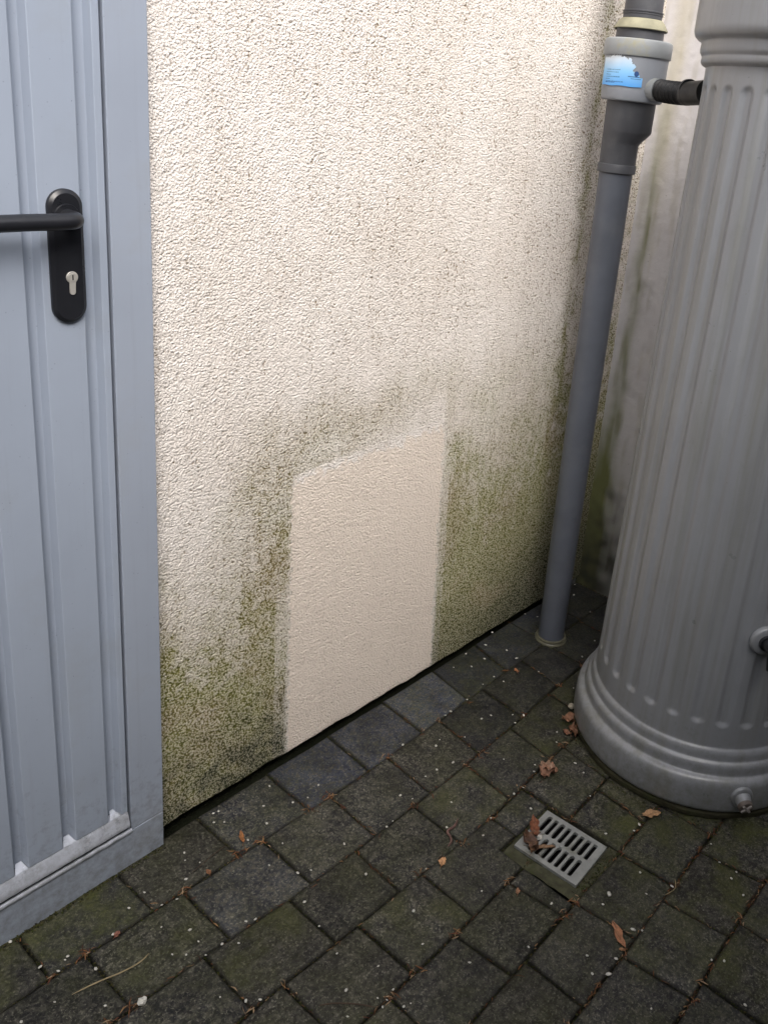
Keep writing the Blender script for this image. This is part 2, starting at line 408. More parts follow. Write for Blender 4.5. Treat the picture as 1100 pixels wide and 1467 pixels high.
# ------------------------------------------------------------------ roughcast wall
DOOR_X = 0.369
def build_wall():
    st = 0.0022
    x0, x1, zt = 0.34, 2.362, 2.50
    nx = int((x1 - x0) / st) + 1; nz = int((zt - 0.0) / st) + 1
    X = np.linspace(x0, x1, nx)[None, :].repeat(nz, 0)
    zb = 0.015 - 0.010 * sst(0.35, 1.6, X[0]) + 0.003 * np.sin(X[0] * 37) * np.sin(X[0] * 11)    # ragged bottom edge of the render
    zlin = np.linspace(0, 1, nz)[:, None]
    Z = zb[None, :] + zlin * (zt - zb[None, :])
    n = lambda wl, sd, band=0.55, an=1.0: fftnoise(nz, nx, st, st, wl, sd, band, an)
    g1 = n(0.0095, 1, 0.35); g2 = n(0.0070, 2, 0.45); g3 = n(0.05, 3)
    # stone granules: nearest of a jittered set of points
    cs = 0.0070
    gx = X / cs; gz = Z / cs
    ix = np.floor(gx).astype(int); iz = np.floor(gz).astype(int)
    jit = np.random.default_rng(77).random((3, int(zt / cs) + 8, int(2.5 / cs) + 8))
    F = np.full(X.shape, 9.0)
    for dj in (-1, 0, 1):
        for di in (-1, 0, 1):
            a_ = iz + dj + 2; b_ = ix + di + 2
            ddx = ix + di + 0.1 + 0.8 * jit[0][a_, b_] - gx; ddz = iz + dj + 0.1 + 0.8 * jit[1][a_, b_] - gz
            F = np.minimum(F, np.sqrt(ddx * ddx + ddz * ddz) / (0.70 + 0.6 * jit[2][a_, b_]))
    gran = (0.62 - F) * 3.2
    h = 0.30 * g1 + 0.45 * g2 + 0.60 * gran
    h = np.tanh(h * 1.1)                                   # granular blobs with narrow pits
    H = 0.00085 * h + 0.00022 * g3
    # fresh rectangle is a little smoother
    lo = n(0.30, 5); mid = n(0.10, 6); fin = n(0.035, 7); strk = n(0.05, 8, 0.6, 9.0); strk2 = n(0.02, 18, 0.5, 14.0)
    big = n(0.6, 9)
    xl = 0.792 - 0.017 * Z + 0.004 * fin
    xr = 1.418 - 0.045 * Z + 0.004 * fin
    ztop = 0.905 + 0.058 * (X - 0.78) + 0.007 * mid + 0.006 * fin
    fresh = sst(-0.004, 0.004, X - xl) * sst(-0.006, 0.006, xr - X) * sst(-0.010, 0.010, ztop - Z)
    # top right of the clean patch fades out
    tr = sst(1.10, 1.35, X) * sst(0.86, 1.02, Z) * sst(1.12, 1.00, Z) * (X < xr)
    # ---- algae
    left = sst(0.80, 0.76, X)
    lim = 0.45 + 0.22 * sst(0.50, 0.36, X) + 0.012 * lo + 0.022 * mid
    bandL = (0.30 * sst(lim + 0.34, lim, Z) + 0.70 * sst(lim + 0.10, lim - 0.24, Z)) * left
    right = sst(1.39, 1.42, X - (xr - 1.40))
    limR = 1.08 + 0.04 * lo
    bandR = sst(limR + 0.25, limR - 0.45, Z) * right
    # halo around the patch where something stood: distance outside the rectangle
    dx = np.maximum(0.78 - X, X - 1.38); dz = Z - (0.93 + 0.08 * (X - 0.8))
    dd = np.where((dx > 0) & (dz > 0), np.hypot(dx, dz), np.maximum(dx, dz))
    ring = np.exp(-((dd - 0.085 - 0.015 * lo) / 0.095) ** 2) * (dd > -0.01) * sst(0.36, 0.62, Z)
    ring *= np.where(X > 1.38, 0.75, 1.0) * sst(1.45, 1.25, X * 0.7 + Z * 0.35)
    hug = np.exp(-np.maximum(dd, 0) / 0.045) * (dd > 0) * sst(0.52, 0.75, Z) * sst(1.15, 0.85, X)   # dense strip along left/top-left edge
    diag = np.exp(-((Z - 0.86 - 1.4 * (X - 0.58)) / 0.06) ** 2) * sst(0.50, 0.58, X) * sst(0.76, 0.70, X)
    spots = sst(0.9, 1.8, mid + 0.5 * lo) * sst(0.48, 0.42, X) * sst(0.72, 0.60, Z)
    upR = sst(1.30, 1.75, X) * sst(1.45, 0.9, Z)
    algae = 0.85 * bandL + (0.36 + 0.50 * sst(0.85, 0.2, Z)) * bandR + 0.36 * ring + 0.30 * hug + 0.12 * diag + 0.5 * spots + 0.16 * upR
    algae += (0.12 * sst(1.05, 0.5, Z) + 0.10 * sst(0.42, 0.68, X) * sst(1.10, 0.85, Z)) * left
    algae = algae * np.clip(1 + 0.03 * lo + 0.06 * mid + 0.05 * strk + 0.03 * strk2 + 0.08 * fin, 0.4, 2)
    # greener, darker line and band behind the downpipe
    pl = np.exp(-((X - 2.0 - 0.012 * lo) / 0.020) ** 2)
    behind = sst(1.90, 2.02, X)
    algae += 0.40 * pl * (0.8 + 0.3 * strk) + 0.30 * behind * (0.7 + 0.3 * mid)
    # double edges beside the patch
    sl_ = sst(0.732, 0.738, X) * left * sst(0.72, 0.5, Z)
    algae *= 1 - 0.38 * sl_
    sr_ = sst(1.462, 1.452, X + 0.04 * (Z)) * right * sst(0.9, 0.6, Z)
    algae *= 1 - 0.30 * sr_
    algae = algae * (0.85 + 0.75 * np.clip(algae, 0, 1))
    algae *= (1 - fresh) * (1 - 0.85 * tr)
    # ---- brown dirt specks, gathered in the pits with painted relief shade
    dens = 0.30 + 0.055 * lo + 0.05 * big + 0.09 * strk + 0.05 * strk2 + 0.08 * fin + 0.16 * sst(0.7, 1.2, X) * sst(1.0, 1.5, Z) + 0.22 * sst(1.5, 2.0, X) - 0.10 * sst(0.95, 0.5, X) * sst(0.6, 1.2, Z)
    dens = dens + 0.18 * pl + 0.12 * behind  # denser on the line and band behind the downpipe
    pits = sst(0.05, -0.85, h)
    specks = sst(1.7, 2.6, n(0.016, 21, 0.4) + 0.15 * strk)
    dirt_shade = np.clip(dens * 0.85, 0, 1) + 0.75 * specks * (dens > 0.15)
    dirt_shade *= (1 - 0.66 * fresh) * (1 - 0.5 * tr)  # clean patch keeps some as painted shade in its hollows
    # algae sits in the hollows first
    algae = np.clip(algae, 0, 1.1)
    algae = np.clip(algae, 0, 1.3)
    # black mould at the foot and in the corner
    foot = sst(0.34 + 0.03 * mid, -0.04, Z) * left * (0.75 + 0.3 * mid + 0.35 * sst(0.45, 0.75, X))
    footR = sst(0.36 + 0.45 * sst(1.6, 2.3, X) + 0.03 * lo, -0.04, Z) * right * (0.62 + 0.36 * sst(1.5, 2.0, X))
    dark = np.clip((foot + footR) * 1.15, 0, 1.15) * (1 - fresh)
    dark += 0.20 * fresh * sst(0.03, 0.0, Z - zb[None, :] - 0.004)
    # isolated black insects / grit
    dots = sst(3.3, 3.7, n(0.012, 33, 0.3)) * 0.8
    dark = np.clip(dark + dots * (1 - fresh), 0, 1)
    grn = np.clip(0.45 + 0.25 * lo + 0.35 * sst(1.0, 0.5, Z) + 0.2 * right - 0.5 * ring, 0, 1)
    # bottom edge rounds back
    Y = -H - 0.001
    edge = sst(0.016, 0.0, Z - zb[None, :])
    Y = Y + 0.012 * edge * edge
    verts = np.stack([X, Y, Z], -1).reshape(-1, 3)
    q = grid_quads(nz, nx)
    # masonry box behind, and the plain wall above / behind the door head
    bx = [(0.34, 2.372, 0.0625, 0.24, -0.25, 2.50), (-2.2, 2.372, -0.0005, 0.24, 2.501, 3.30), (-2.2, 0.338, 0.0615, 0.24, -0.25, 2.50)]
    V = [verts]; Q = [q]; off = len(verts)
    for b in bx:
        xx0, xx1, yy0, yy1, zz0, zz1 = b
        V.append(np.array([(xx0,yy0,zz0),(xx1,yy0,zz0),(xx1,yy1,zz0),(xx0,yy1,zz0),(xx0,yy0,zz1),(xx1,yy0,zz1),(xx1,yy1,zz1),(xx0,yy1,zz1)]))
        Q.append(np.array([(0,3,2,1),(4,5,6,7),(0,1,5,4),(1,2,6,5),(2,3,7,6),(3,0,4,7)]) + off); off += 8
    V = np.concatenate(V); Q = np.concatenate(Q)
    me = mesh_np("roughcast_wall", V, Q)
    me.polygons.foreach_set("use_smooth", [True] * len(q) + [False] * (len(Q) - len(q)))
    A = np.zeros((len(V), 4), np.float32); A[:, 3] = 1; B = A.copy()
    k = len(verts)
    A[:k, 0] = algae.ravel(); A[:k, 1] = np.clip(dirt_shade, 0, 1).ravel(); A[:k, 2] = fresh.ravel()
    B[:k, 0] = dark.ravel(); B[:k, 1] = pits.ravel(); B[:k, 2] = grn.ravel()
    A[k:, 1] = 0.35; pass
    B[k:k+8, 0] = 2.0; B[k+16:k+24, 0] = 2.0  # recessed boxes painted black so the foot gap looks deeply shaded
    for nm, arr in (("stain", A), ("stain_shade", B)):
        a = me.color_attributes.new(nm, 'FLOAT_COLOR', 'POINT'); a.data.foreach_set("color", arr.ravel())
    o = link("roughcast_wall", me, M_render)
    tag(o, "cream roughcast rendered house wall with green algae around a clean rectangle", "wall")
build_wall()

def build_far_wall():
    st = 0.010
    XF = 2.362
    y1, y0, zt = 0.012, -2.40, 3.30
    ny = int((y1 - y0) / st); nz = int((zt + 0.06) / st)
    Yg = np.linspace(y1, y0, ny)[None, :].repeat(nz, 0)
    Zg = np.linspace(-0.06, zt, nz)[:, None].repeat(ny, 1)
    n = lambda wl, sd, band=0.55, an=1.0: fftnoise(nz, ny, st, st, wl, sd, band, an)
    lo = n(0.5, 51); mid = n(0.15, 52); fin = n(0.05, 53); strk = n(0.06, 54, 0.6, 8.0)
    Xg = XF + 0.0007 * lo + 0.0005 * fin
    d = -Yg
    c0 = 0.060 + 0.004 * lo + 0.004 * mid
    line = np.exp(-((d - c0) / (0.024 + 0.008 * sst(1.2, 0.4, Zg))) ** 2) * sst(2.3, 1.5, Zg) * (0.95 + 0.25 * strk)
    green = 0.58 * line + 0.55 * sst(0.085, 0.02, d) * sst(1.05, 0.5, Zg) + 0.5 * sst(0.22, 0.05, d + 0.02 * mid) * sst(0.75, 0.35, Zg)
    warm = 0.55 * np.exp(-((d - 0.075) / 0.035) ** 2) * sst(1.2, 2.0, Zg) + 0.20 * sst(0.4, 1.6, strk)
    dark = sst(0.50 + 0.06 * mid, 0.12, Zg) * (0.75 + 0.15 * mid) + 0.10 * sst(0.8, 1.8, strk + mid)
    verts = np.stack([Xg, Yg, Zg], -1).reshape(-1, 3)
    q = grid_quads(nz, ny)
    b = np.array([(XF+0.012,y0,-0.06),(XF+0.22,y0,-0.06),(XF+0.22,0.24,-0.06),(XF+0.012,0.24,-0.06),(XF+0.012,y0,zt),(XF+0.22,y0,zt),(XF+0.22,0.24,zt),(XF+0.012,0.24,zt)])
    k = len(verts)
    V = np.concatenate([verts, b]); Q = np.concatenate([q, np.array([(0,3,2,1),(4,5,6,7),(0,1,5,4),(1,2,6,5),(2,3,7,6),(3,0,4,7)]) + k])
    me = mesh_np("smooth_wall", V, Q)
    me.polygons.foreach_set("use_smooth", [True] * len(q) + [False] * 6)
    A = np.zeros((len(V), 4), np.float32); A[:, 3] = 1
    A[:k, 0] = np.clip(green, 0, 1).ravel(); A[:k, 1] = np.clip(dark, 0, 0.93).ravel(); A[:k, 2] = np.clip(warm, 0, 1).ravel()
    a = me.color_attributes.new("stain", 'FLOAT_COLOR', 'POINT'); a.data.foreach_set("color", A.ravel())
    tag(link("smooth_wall", me, M_smooth), "pale smooth rendered wall with a green drip stain behind the downpipe and butt", "wall")
build_far_wall()

def build_blocker_fence():  # unseen boards added behind the camera to darken the lower scene
    root = empty("blocker_fence", (0.4, -2.40, 0))
    tag(root, "added unseen dark close board fence on the far side of the narrow passage", "blocker")
    bm = bmesh.new(); add_box(bm, -0.074, 0.074, -0.011, 0.011, -0.03, 2.90, 0.002, 1)
    b0 = bm_obj("board", bm, M_blocker, root, loc=(-3.4, 0, 0))
    for k in range(1, 38):
        o = b0.copy(); COL.objects.link(o); o.parent = root; o.location = (-3.4 + k * 0.155, random.uniform(-0.002, 0.002), random.uniform(-0.006, 0.006))
    for z in (0.35, 1.25, 2.2):
        bm = bmesh.new(); add_box(bm, -3.5, 2.45, -0.06, -0.012, z, z + 0.09, 0.003, 1)
        bm_obj("rail", bm, M_blocker, root)
    bm = bmesh.new(); add_box(bm, -3.5, 2.45, -0.04, 0.03, 2.915, 2.95, 0.004, 1)
    bm_obj("capping", bm, M_blocker, root)
    for k in range(16):  # added side return, cuts light from the left
        o = b0.copy(); COL.objects.link(o); o.parent = root; o.location = (-3.02, 0.09 + k * 0.155, 0); o.rotation_euler = (0, 0, math.pi / 2)

# ------------------------------------------------------------------ ground and pavers
GX0, GX1, GY0, GY1 = 0.985, 1.209, -0.905, -0.680       # opening around the drain
def build_ground():
    bm = bmesh.new()
    xs = [-30, GX0 + 0.01, GX1 - 0.012, 30]; ys = [-30, GY0 + 0.015, GY1 - 0.005, -0.020]
    g = [[bm.verts.new((x, y, -0.022)) for x in xs] for y in ys]
    for j in range(3):
        for i in range(3):
            if i == 1 and j == 1: continue
            bm.faces.new((g[j][i], g[j][i+1], g[j+1][i+1], g[j+1][i]))
    e = [bm.verts.new((x, -0.020, -0.11)) for x in (-30, 30)]; f = [bm.verts.new((x, 0.26, -0.11)) for x in (-30, 30)]
    bm.faces.new((e[0], e[1], f[1], f[0])); bm.faces.new((g[3][0], g[3][3], e[1], e[0]))
    a = [bm.verts.new((x, 30, -0.022)) for x in (-30, 30)]
    b = [bm.verts.new((x, 0.26, -0.022)) for x in (-30, 30)]
    bm.faces.new((b[0], b[1], a[1], a[0]))
    o = bm_obj("ground", bm, M_bed)
    tag(o, "dark damp soil showing in the joints between the pavers", None, None, "structure")
build_ground()
M_blocker = mat_plain('blocker_timber', (0.050, 0.048, 0.046), 0.75, 0.25, nscale=12, var=0.2)  # dark timber for the added light-blocking boards
build_blocker_fence()

JN = [[((-0.002,-0.013),(0.002,-0.176)),((0.239,-0.016),(0.244,-0.186)),((0.477,-0.02),(0.483,-0.187)),((0.709,-0.017),(0.709,-0.197)),((0.944,-0.013),(0.933,-0.198)),((1.179,-0.019),(1.169,-0.194)),((1.424,-0.002),(1.397,-0.19)),((1.656,-0.005),(1.624,-0.179)),((1.871,-0.002),None)],[((0.081,-0.188),(0.086,-0.355)),((0.322,-0.193),(0.326,-0.369)),((0.554,-0.209),(0.557,-0.387)),((0.783,-0.22),(0.775,-0.381)),((1.009,-0.218),(0.998,-0.391)),((1.247,-0.213),(1.227,-0.388)),((1.476,-0.204),(1.464,-0.374)),((1.708,-0.195),(1.689,-0.366)),(None,(1.858,-0.355))],[((0.259,-0.38),(0.258,-0.542)),((0.488,-0.401),(0.491,-0.557)),((0.704,-0.413),(0.698,-0.558)),((0.927,-0.413),(0.923,-0.576)),((1.16,-0.403),(1.145,-0.567)),((1.388,-0.391),(1.372,-0.556)),((1.626,-0.374),None)],[((0.341,-0.568),None),((0.558,-0.578),(0.563,-0.746)),((0.773,-0.585),(0.775,-0.752)),((1.052,-0.595),None),((1.207,-0.58),None),((1.443,-0.56),(1.427,-0.731))],[((0.483,-0.752),None),((0.702,-0.759),(0.719,-0.919)),((0.915,-0.758),(0.932,-0.901)),((1.371,-0.74),(1.357,-0.897))],[((0.77,-0.924),None),((0.986,-0.921),(1.008,-1.064)),((1.208,-0.918),(1.219,-1.072)),((1.448,-0.91),(1.456,-1.065))],[((0.942,-1.103),(0.963,-1.255)),((1.155,-1.085),(1.181,-1.246)),((1.378,-1.079),(1.406,-1.242))],[((1.022,-1.265),None),((1.238,-1.261),None)]]
LINES = []
for r in range(9):
    pts = []
    if r < 8: pts += [j[0] for j in JN[r] if j[0]]
    if r > 0: pts += [j[1] for j in JN[r-1] if j[1]]
    pts.sort()
    P = np.array(pts)
    # merge neighbours so that both rows share one line
    sm = [(P[max(0, i-1):i+2, 0].mean(), P[max(0, i-1):i+2, 1].mean()) for i in range(len(P))]
    sm = sorted(sm)
    LINES.append(np.array(sm))
LINES[0] = np.array([(-0.3, -0.010), (1.2, -0.008), (2.3, -0.003)])
base8 = LINES[7]
LINES[8] = np.array([(0.0, -1.43), (2.3, -1.42)])
for k in range(1, 5):
    LINES.append(np.array([(-0.5, -1.425 - 0.176 * k), (2.3, -1.415 - 0.176 * k)]))
def Ly(r, x):
    L = LINES[r]
    return float(np.interp(x, L[:, 0], L[:, 1]))
rows = []
for r, row in enumerate(JN):
    rows.append([((u or l)[0], (l or u)[0]) for u, l in row])
def ext(row, lo, hi, step=0.232):
    row = list(row)
    while row[0][0] > lo: row.insert(0, (row[0][0] - step, row[0][1] - step + 0.0))
    while row[-1][0] < hi: row.append((row[-1][0] + step, row[-1][1] + step))
    return row
rows = [ext(r, -0.60, 2.30) for r in rows]
for k in range(4):
    off = (0.10 if k % 2 else 0.0)
    rows.append([(x, x + 0.006) for x in np.arange(-0.6 + off, 2.55, 0.232)])

def paver_mesh(poly, h_top, tilt, seed, moss, blue):
    """poly: CCW list of xy; worn rounded top edge, slightly wavy outline"""
    rr = random.Random(seed)
    out = []
    n = len(poly)
    for i in range(n):
        a = Vector(poly[i]); b = Vector(poly[(i+1) % n])
        L = (b - a).length
        out.append(a)
        for t in ((0.33, 0.67) if L > 0.12 else (0.5,)):
            out.append(a.lerp(b, t))
    c = sum(out, Vector((0, 0))) / len(out)
    def ring(inset, z, jit):
        vs = []
        m = len(out)
        for i, p in enumerate(out):
            prv = out[(i-1) % m]; nx = out[(i+1) % m]
            e1 = (p - prv).normalized(); e2 = (nx - p).normalized()
            n1 = Vector((-e1.y, e1.x)); n2 = Vector((-e2.y, e2.x))
            bis = n1 + n2
            bis = bis / max(0.35, bis.length_squared / 2)
            q = p + bis * (inset) + Vector((jj[i][0], jj[i][1])) * jit
            vs.append((q.x, q.y, z + tilt[0] * (q.x - c.x) + tilt[1] * (q.y - c.y)))
        return vs
    jj = [(rr.uniform(-1, 1), rr.uniform(-1, 1)) for _ in out]
    R0 = ring(0.0022, -0.05, 0.0012); R1_ = ring(0.0022, h_top - 0.006, 0.0016); R2_ = ring(0.0042, h_top - 0.0015, 0.0016); R3_ = ring(0.0100, h_top, 0.001)
    m = len(out)
    verts = R0 + R1_ + R2_ + R3_
    faces = []
    for k in range(3):
        for i in range(m):
            j = (i+1) % m
            faces.append((k*m+i, k*m+j, (k+1)*m+j, (k+1)*m+i))
    faces.append(tuple(range(3*m, 4*m)))
    me = bpy.data.meshes.new("paver")
    me.from_pydata(verts, [], faces)
    me.polygons.foreach_set("use_smooth", [True] * (3*m) + [True])
    a = me.color_attributes.new("wear_shade", 'FLOAT_COLOR', 'POINT')
    w = np.zeros((len(verts), 4), np.float32); w[:, 3] = rr.uniform(0.75, 1.12) * (0.50 if (poly[0][0] > 1.2 and poly[0][1] > -0.62) else 1.0); w[:, 0] = blue; w[:, 1] = moss  # alpha: random tone, darkened in the corner as painted shade
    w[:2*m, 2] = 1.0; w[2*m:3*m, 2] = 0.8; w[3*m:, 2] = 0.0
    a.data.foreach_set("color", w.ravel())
    me.materials.append(M_paver)
    return me

patio = empty("patio")
tag(patio, "dark damp block paving laid in staggered rows along the wall", None, None, "structure")
def clip_xmax(x): return min(x, 2.352)
cnt = 0
def add_paver(poly, gap_ok=True):
    global cnt
    cx_ = sum(p[0] for p in poly) / len(poly); cy_ = sum(p[1] for p in poly) / len(poly)
    rr = random.Random(int((cx_ * 131 + cy_ * 977) * 1000))
    blue = max(0.0, min(1.0, (0.95 if cy_ > -0.11 and 0.7 < cx_ < 2.0 else 0.35 if cy_ > -0.3 and cx_ > 0.4 else 0.08) + rr.uniform(-0.12, 0.12)))
    moss = max(0.0, min(1.0, (0.18 if cy_ > -0.4 and cx_ > 0.3 else 0.42) + 0.45 * min(1, max(0, (cx_ - 0.8) / 0.7)) * min(1, max(0, (-cy_ - 0.45) / 0.4)) + (0.35 if cx_ < 0.3 and cy_ > -0.25 else 0) + rr.uniform(-0.15, 0.2)))
    ht = rr.uniform(-0.0022, 0.0018)
    if 0.9 < cx_ < 1.7 and -1.05 < cy_ < -0.5: ht -= 0.001
    tl = (rr.uniform(-0.012, 0.012), rr.uniform(-0.012, 0.012))
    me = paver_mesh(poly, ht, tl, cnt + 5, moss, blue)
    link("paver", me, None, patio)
    cnt += 1
def quad(r, a, b):
    """paver of row r between joints a and b: (upper x, lower x) each; CCW seen from above"""
    xa, xla = a; xb, xlb = b
    xb = clip_xmax(xb); xlb = clip_xmax(xlb)
    if xb - xa < 0.03: return None
    pts = [(xla, Ly(r+1, xla)), (xlb, Ly(r+1, xlb)), (xb, Ly(r, xb)), (xa, Ly(r, xa))]
    return pts
for r, row in enumerate(rows):
    for a, b in zip(row[:-1], row[1:]):
        if r == 3 and abs(a[0] - 0.773) < 0.02:
            L3, L4 = lambda x: Ly(3, x), lambda x: Ly(4, x)
            add_paver([(a[1], L4(a[1])), (0.982, L4(0.982)), (0.984, -0.672), (1.052, -0.672), (b[0], L3(b[0])), (a[0], L3(a[0]))]); continue
        if r == 3 and abs(a[0] - 1.052) < 0.02:
            add_paver([(1.052, -0.673), (1.207, -0.673), (b[0], Ly(3, b[0])), (a[0], Ly(3, a[0]))]); continue
        if r == 3 and abs(a[0] - 1.207) < 0.02:
            add_paver([(1.213, Ly(4, 1.213)), (b[1], Ly(4, b[1])), (b[0], Ly(3, b[0])), (1.209, Ly(3, 1.209))]); continue
        if r == 4 and abs(a[0] - 0.915) < 0.02:
            add_paver([(a[1], Ly(5, a[1])), (0.983, Ly(5, 0.983)), (0.982, Ly(4, 0.982)), (a[0], Ly(4, a[0]))])
            add_paver([(1.214, Ly(5, 1.214)), (b[1], Ly(5, b[1])), (b[0], Ly(4, b[0])), (1.214, Ly(4, 1.214))]); continue
        p = quad(r, a, b)
        if p: add_paver(p)

# ------------------------------------------------------------------ drain
def build_drain():
    x0, x1, y0, y1 = 1.024, 1.192, -0.884, -0.686
    ax = (x0 + x1) / 2; ay = (y0 + y1) / 2
    root = empty("drain_grate", (ax, ay, 0))
    root.rotation_euler = (0, 0, R(3.0))
    tag(root, "square galvanised drain grate with slots set into the pavers", "drain grate")
    # grid plate with rounded slots: two rows, bars run along x (slots long in x)
    bm = bmesh.new()
    hx, hy = (x1 - x0) / 2, (y1 - y0) / 2
    # plan raster -> mark slot cells
    N, Mm = 84, 98
    xs = np.linspace(-hx, hx, N + 1); ys = np.linspace(-hy, hy, Mm + 1)
    slots = []
    for k in range(8):
        sy = hy - 0.0235 - k * 0.0212
        if k < 8: slots.append((0.006, hx - 0.013, sy))
        if k > 0: slots.append((-hx + 0.013, -0.006, sy + 0.006))
    hw = 0.0064
    def inside(x, y):
        for a, b, sy in slots:
            cx_ = min(max(x, a + hw), b - hw)
            if (x - cx_) ** 2 + (y - sy) ** 2 < hw * hw: return True
        return False
    zt, zb = 0.003, -0.006
    vt = {}
    def V(i, j, z):
        k = (i, j, z)
        if k not in vt: vt[k] = bm.verts.new((xs[i], ys[j], z))
        return vt[k]
    solid = [[not inside((xs[i] + xs[i+1]) / 2, (ys[j] + ys[j+1]) / 2) for j in range(Mm)] for i in range(N)]
    for i in range(N):
        for j in range(Mm):
            if not solid[i][j]: continue
            bm.faces.new((V(i,j,zt), V(i+1,j,zt), V(i+1,j+1,zt), V(i,j+1,zt)))
            for di, dj, a, b in ((-1,0,(i,j+1),(i,j)), (1,0,(i+1,j),(i+1,j+1)), (0,-1,(i,j),(i+1,j)), (0,1,(i+1,j+1),(i,j+1))):
                ii, jj = i + di, j + dj
                if not (0 <= ii < N and 0 <= jj < Mm) or not solid[ii][jj]:
                    bm.faces.new((V(*a, zt), V(*a, zb), V(*b, zb), V(*b, zt)))
    o = bm_obj("slotted_plate", bm, M_grate, root)
    # small centre boss
    bm = bmesh.new(); lathe_bm(bm, [(0.006, 0.003), (0.006, 0.0048), (0.004, 0.0055)], 14, closed_top=True)
    bm_obj("screw_boss", bm, M_grate, root, loc=(0.0, 0.0, 0))
    # pit walls and floor
    bm = bmesh.new()
    px, py = hx - 0.004, hy - 0.004
    t = [bm.verts.new(p) for p in ((-px,-py,-0.007),(px,-py,-0.007),(px,py,-0.007),(-px,py,-0.007))]
    b_ = [bm.verts.new(p) for p in ((-px,-py,-0.16),(px,-py,-0.16),(px,py,-0.16),(-px,py,-0.16))]
    for i in range(4):
        j = (i+1) % 4
        bm.faces.new((t[i], t[j], b_[j], b_[i]))
    bm.faces.new(b_)
    bm_obj("drain_pit", bm, M_pit, root)
    # mortar surround, uneven
    bm = bmesh.new()
    def strip(xa, xb, ya, yb, z):
        nx_ = max(2, int((xb - xa) / 0.012)); ny_ = max(2, int((yb - ya) / 0.012))
        g = [[bm.verts.new((xa + (xb-xa)*i/nx_ - ax, ya + (yb-ya)*j/ny_ - ay, z + random.uniform(-0.002, 0.002))) for i in range(nx_+1)] for j in range(ny_+1)]
        for j in range(ny_):
            for i in range(nx_): bm.faces.new((g[j][i], g[j][i+1], g[j+1][i+1], g[j+1][i]))
    strip(0.983, 1.022, -0.918, -0.674, -0.004)
    strip(1.022, 1.206, -0.918, -0.884, -0.007)
    strip(1.194, 1.206, -0.884, -0.674, -0.014)
    strip(1.022, 1.194, -0.684, -0.672, -0.009)
    bm_obj("mortar_surround", bm, M_mortar, root, smooth=True)
build_drain()

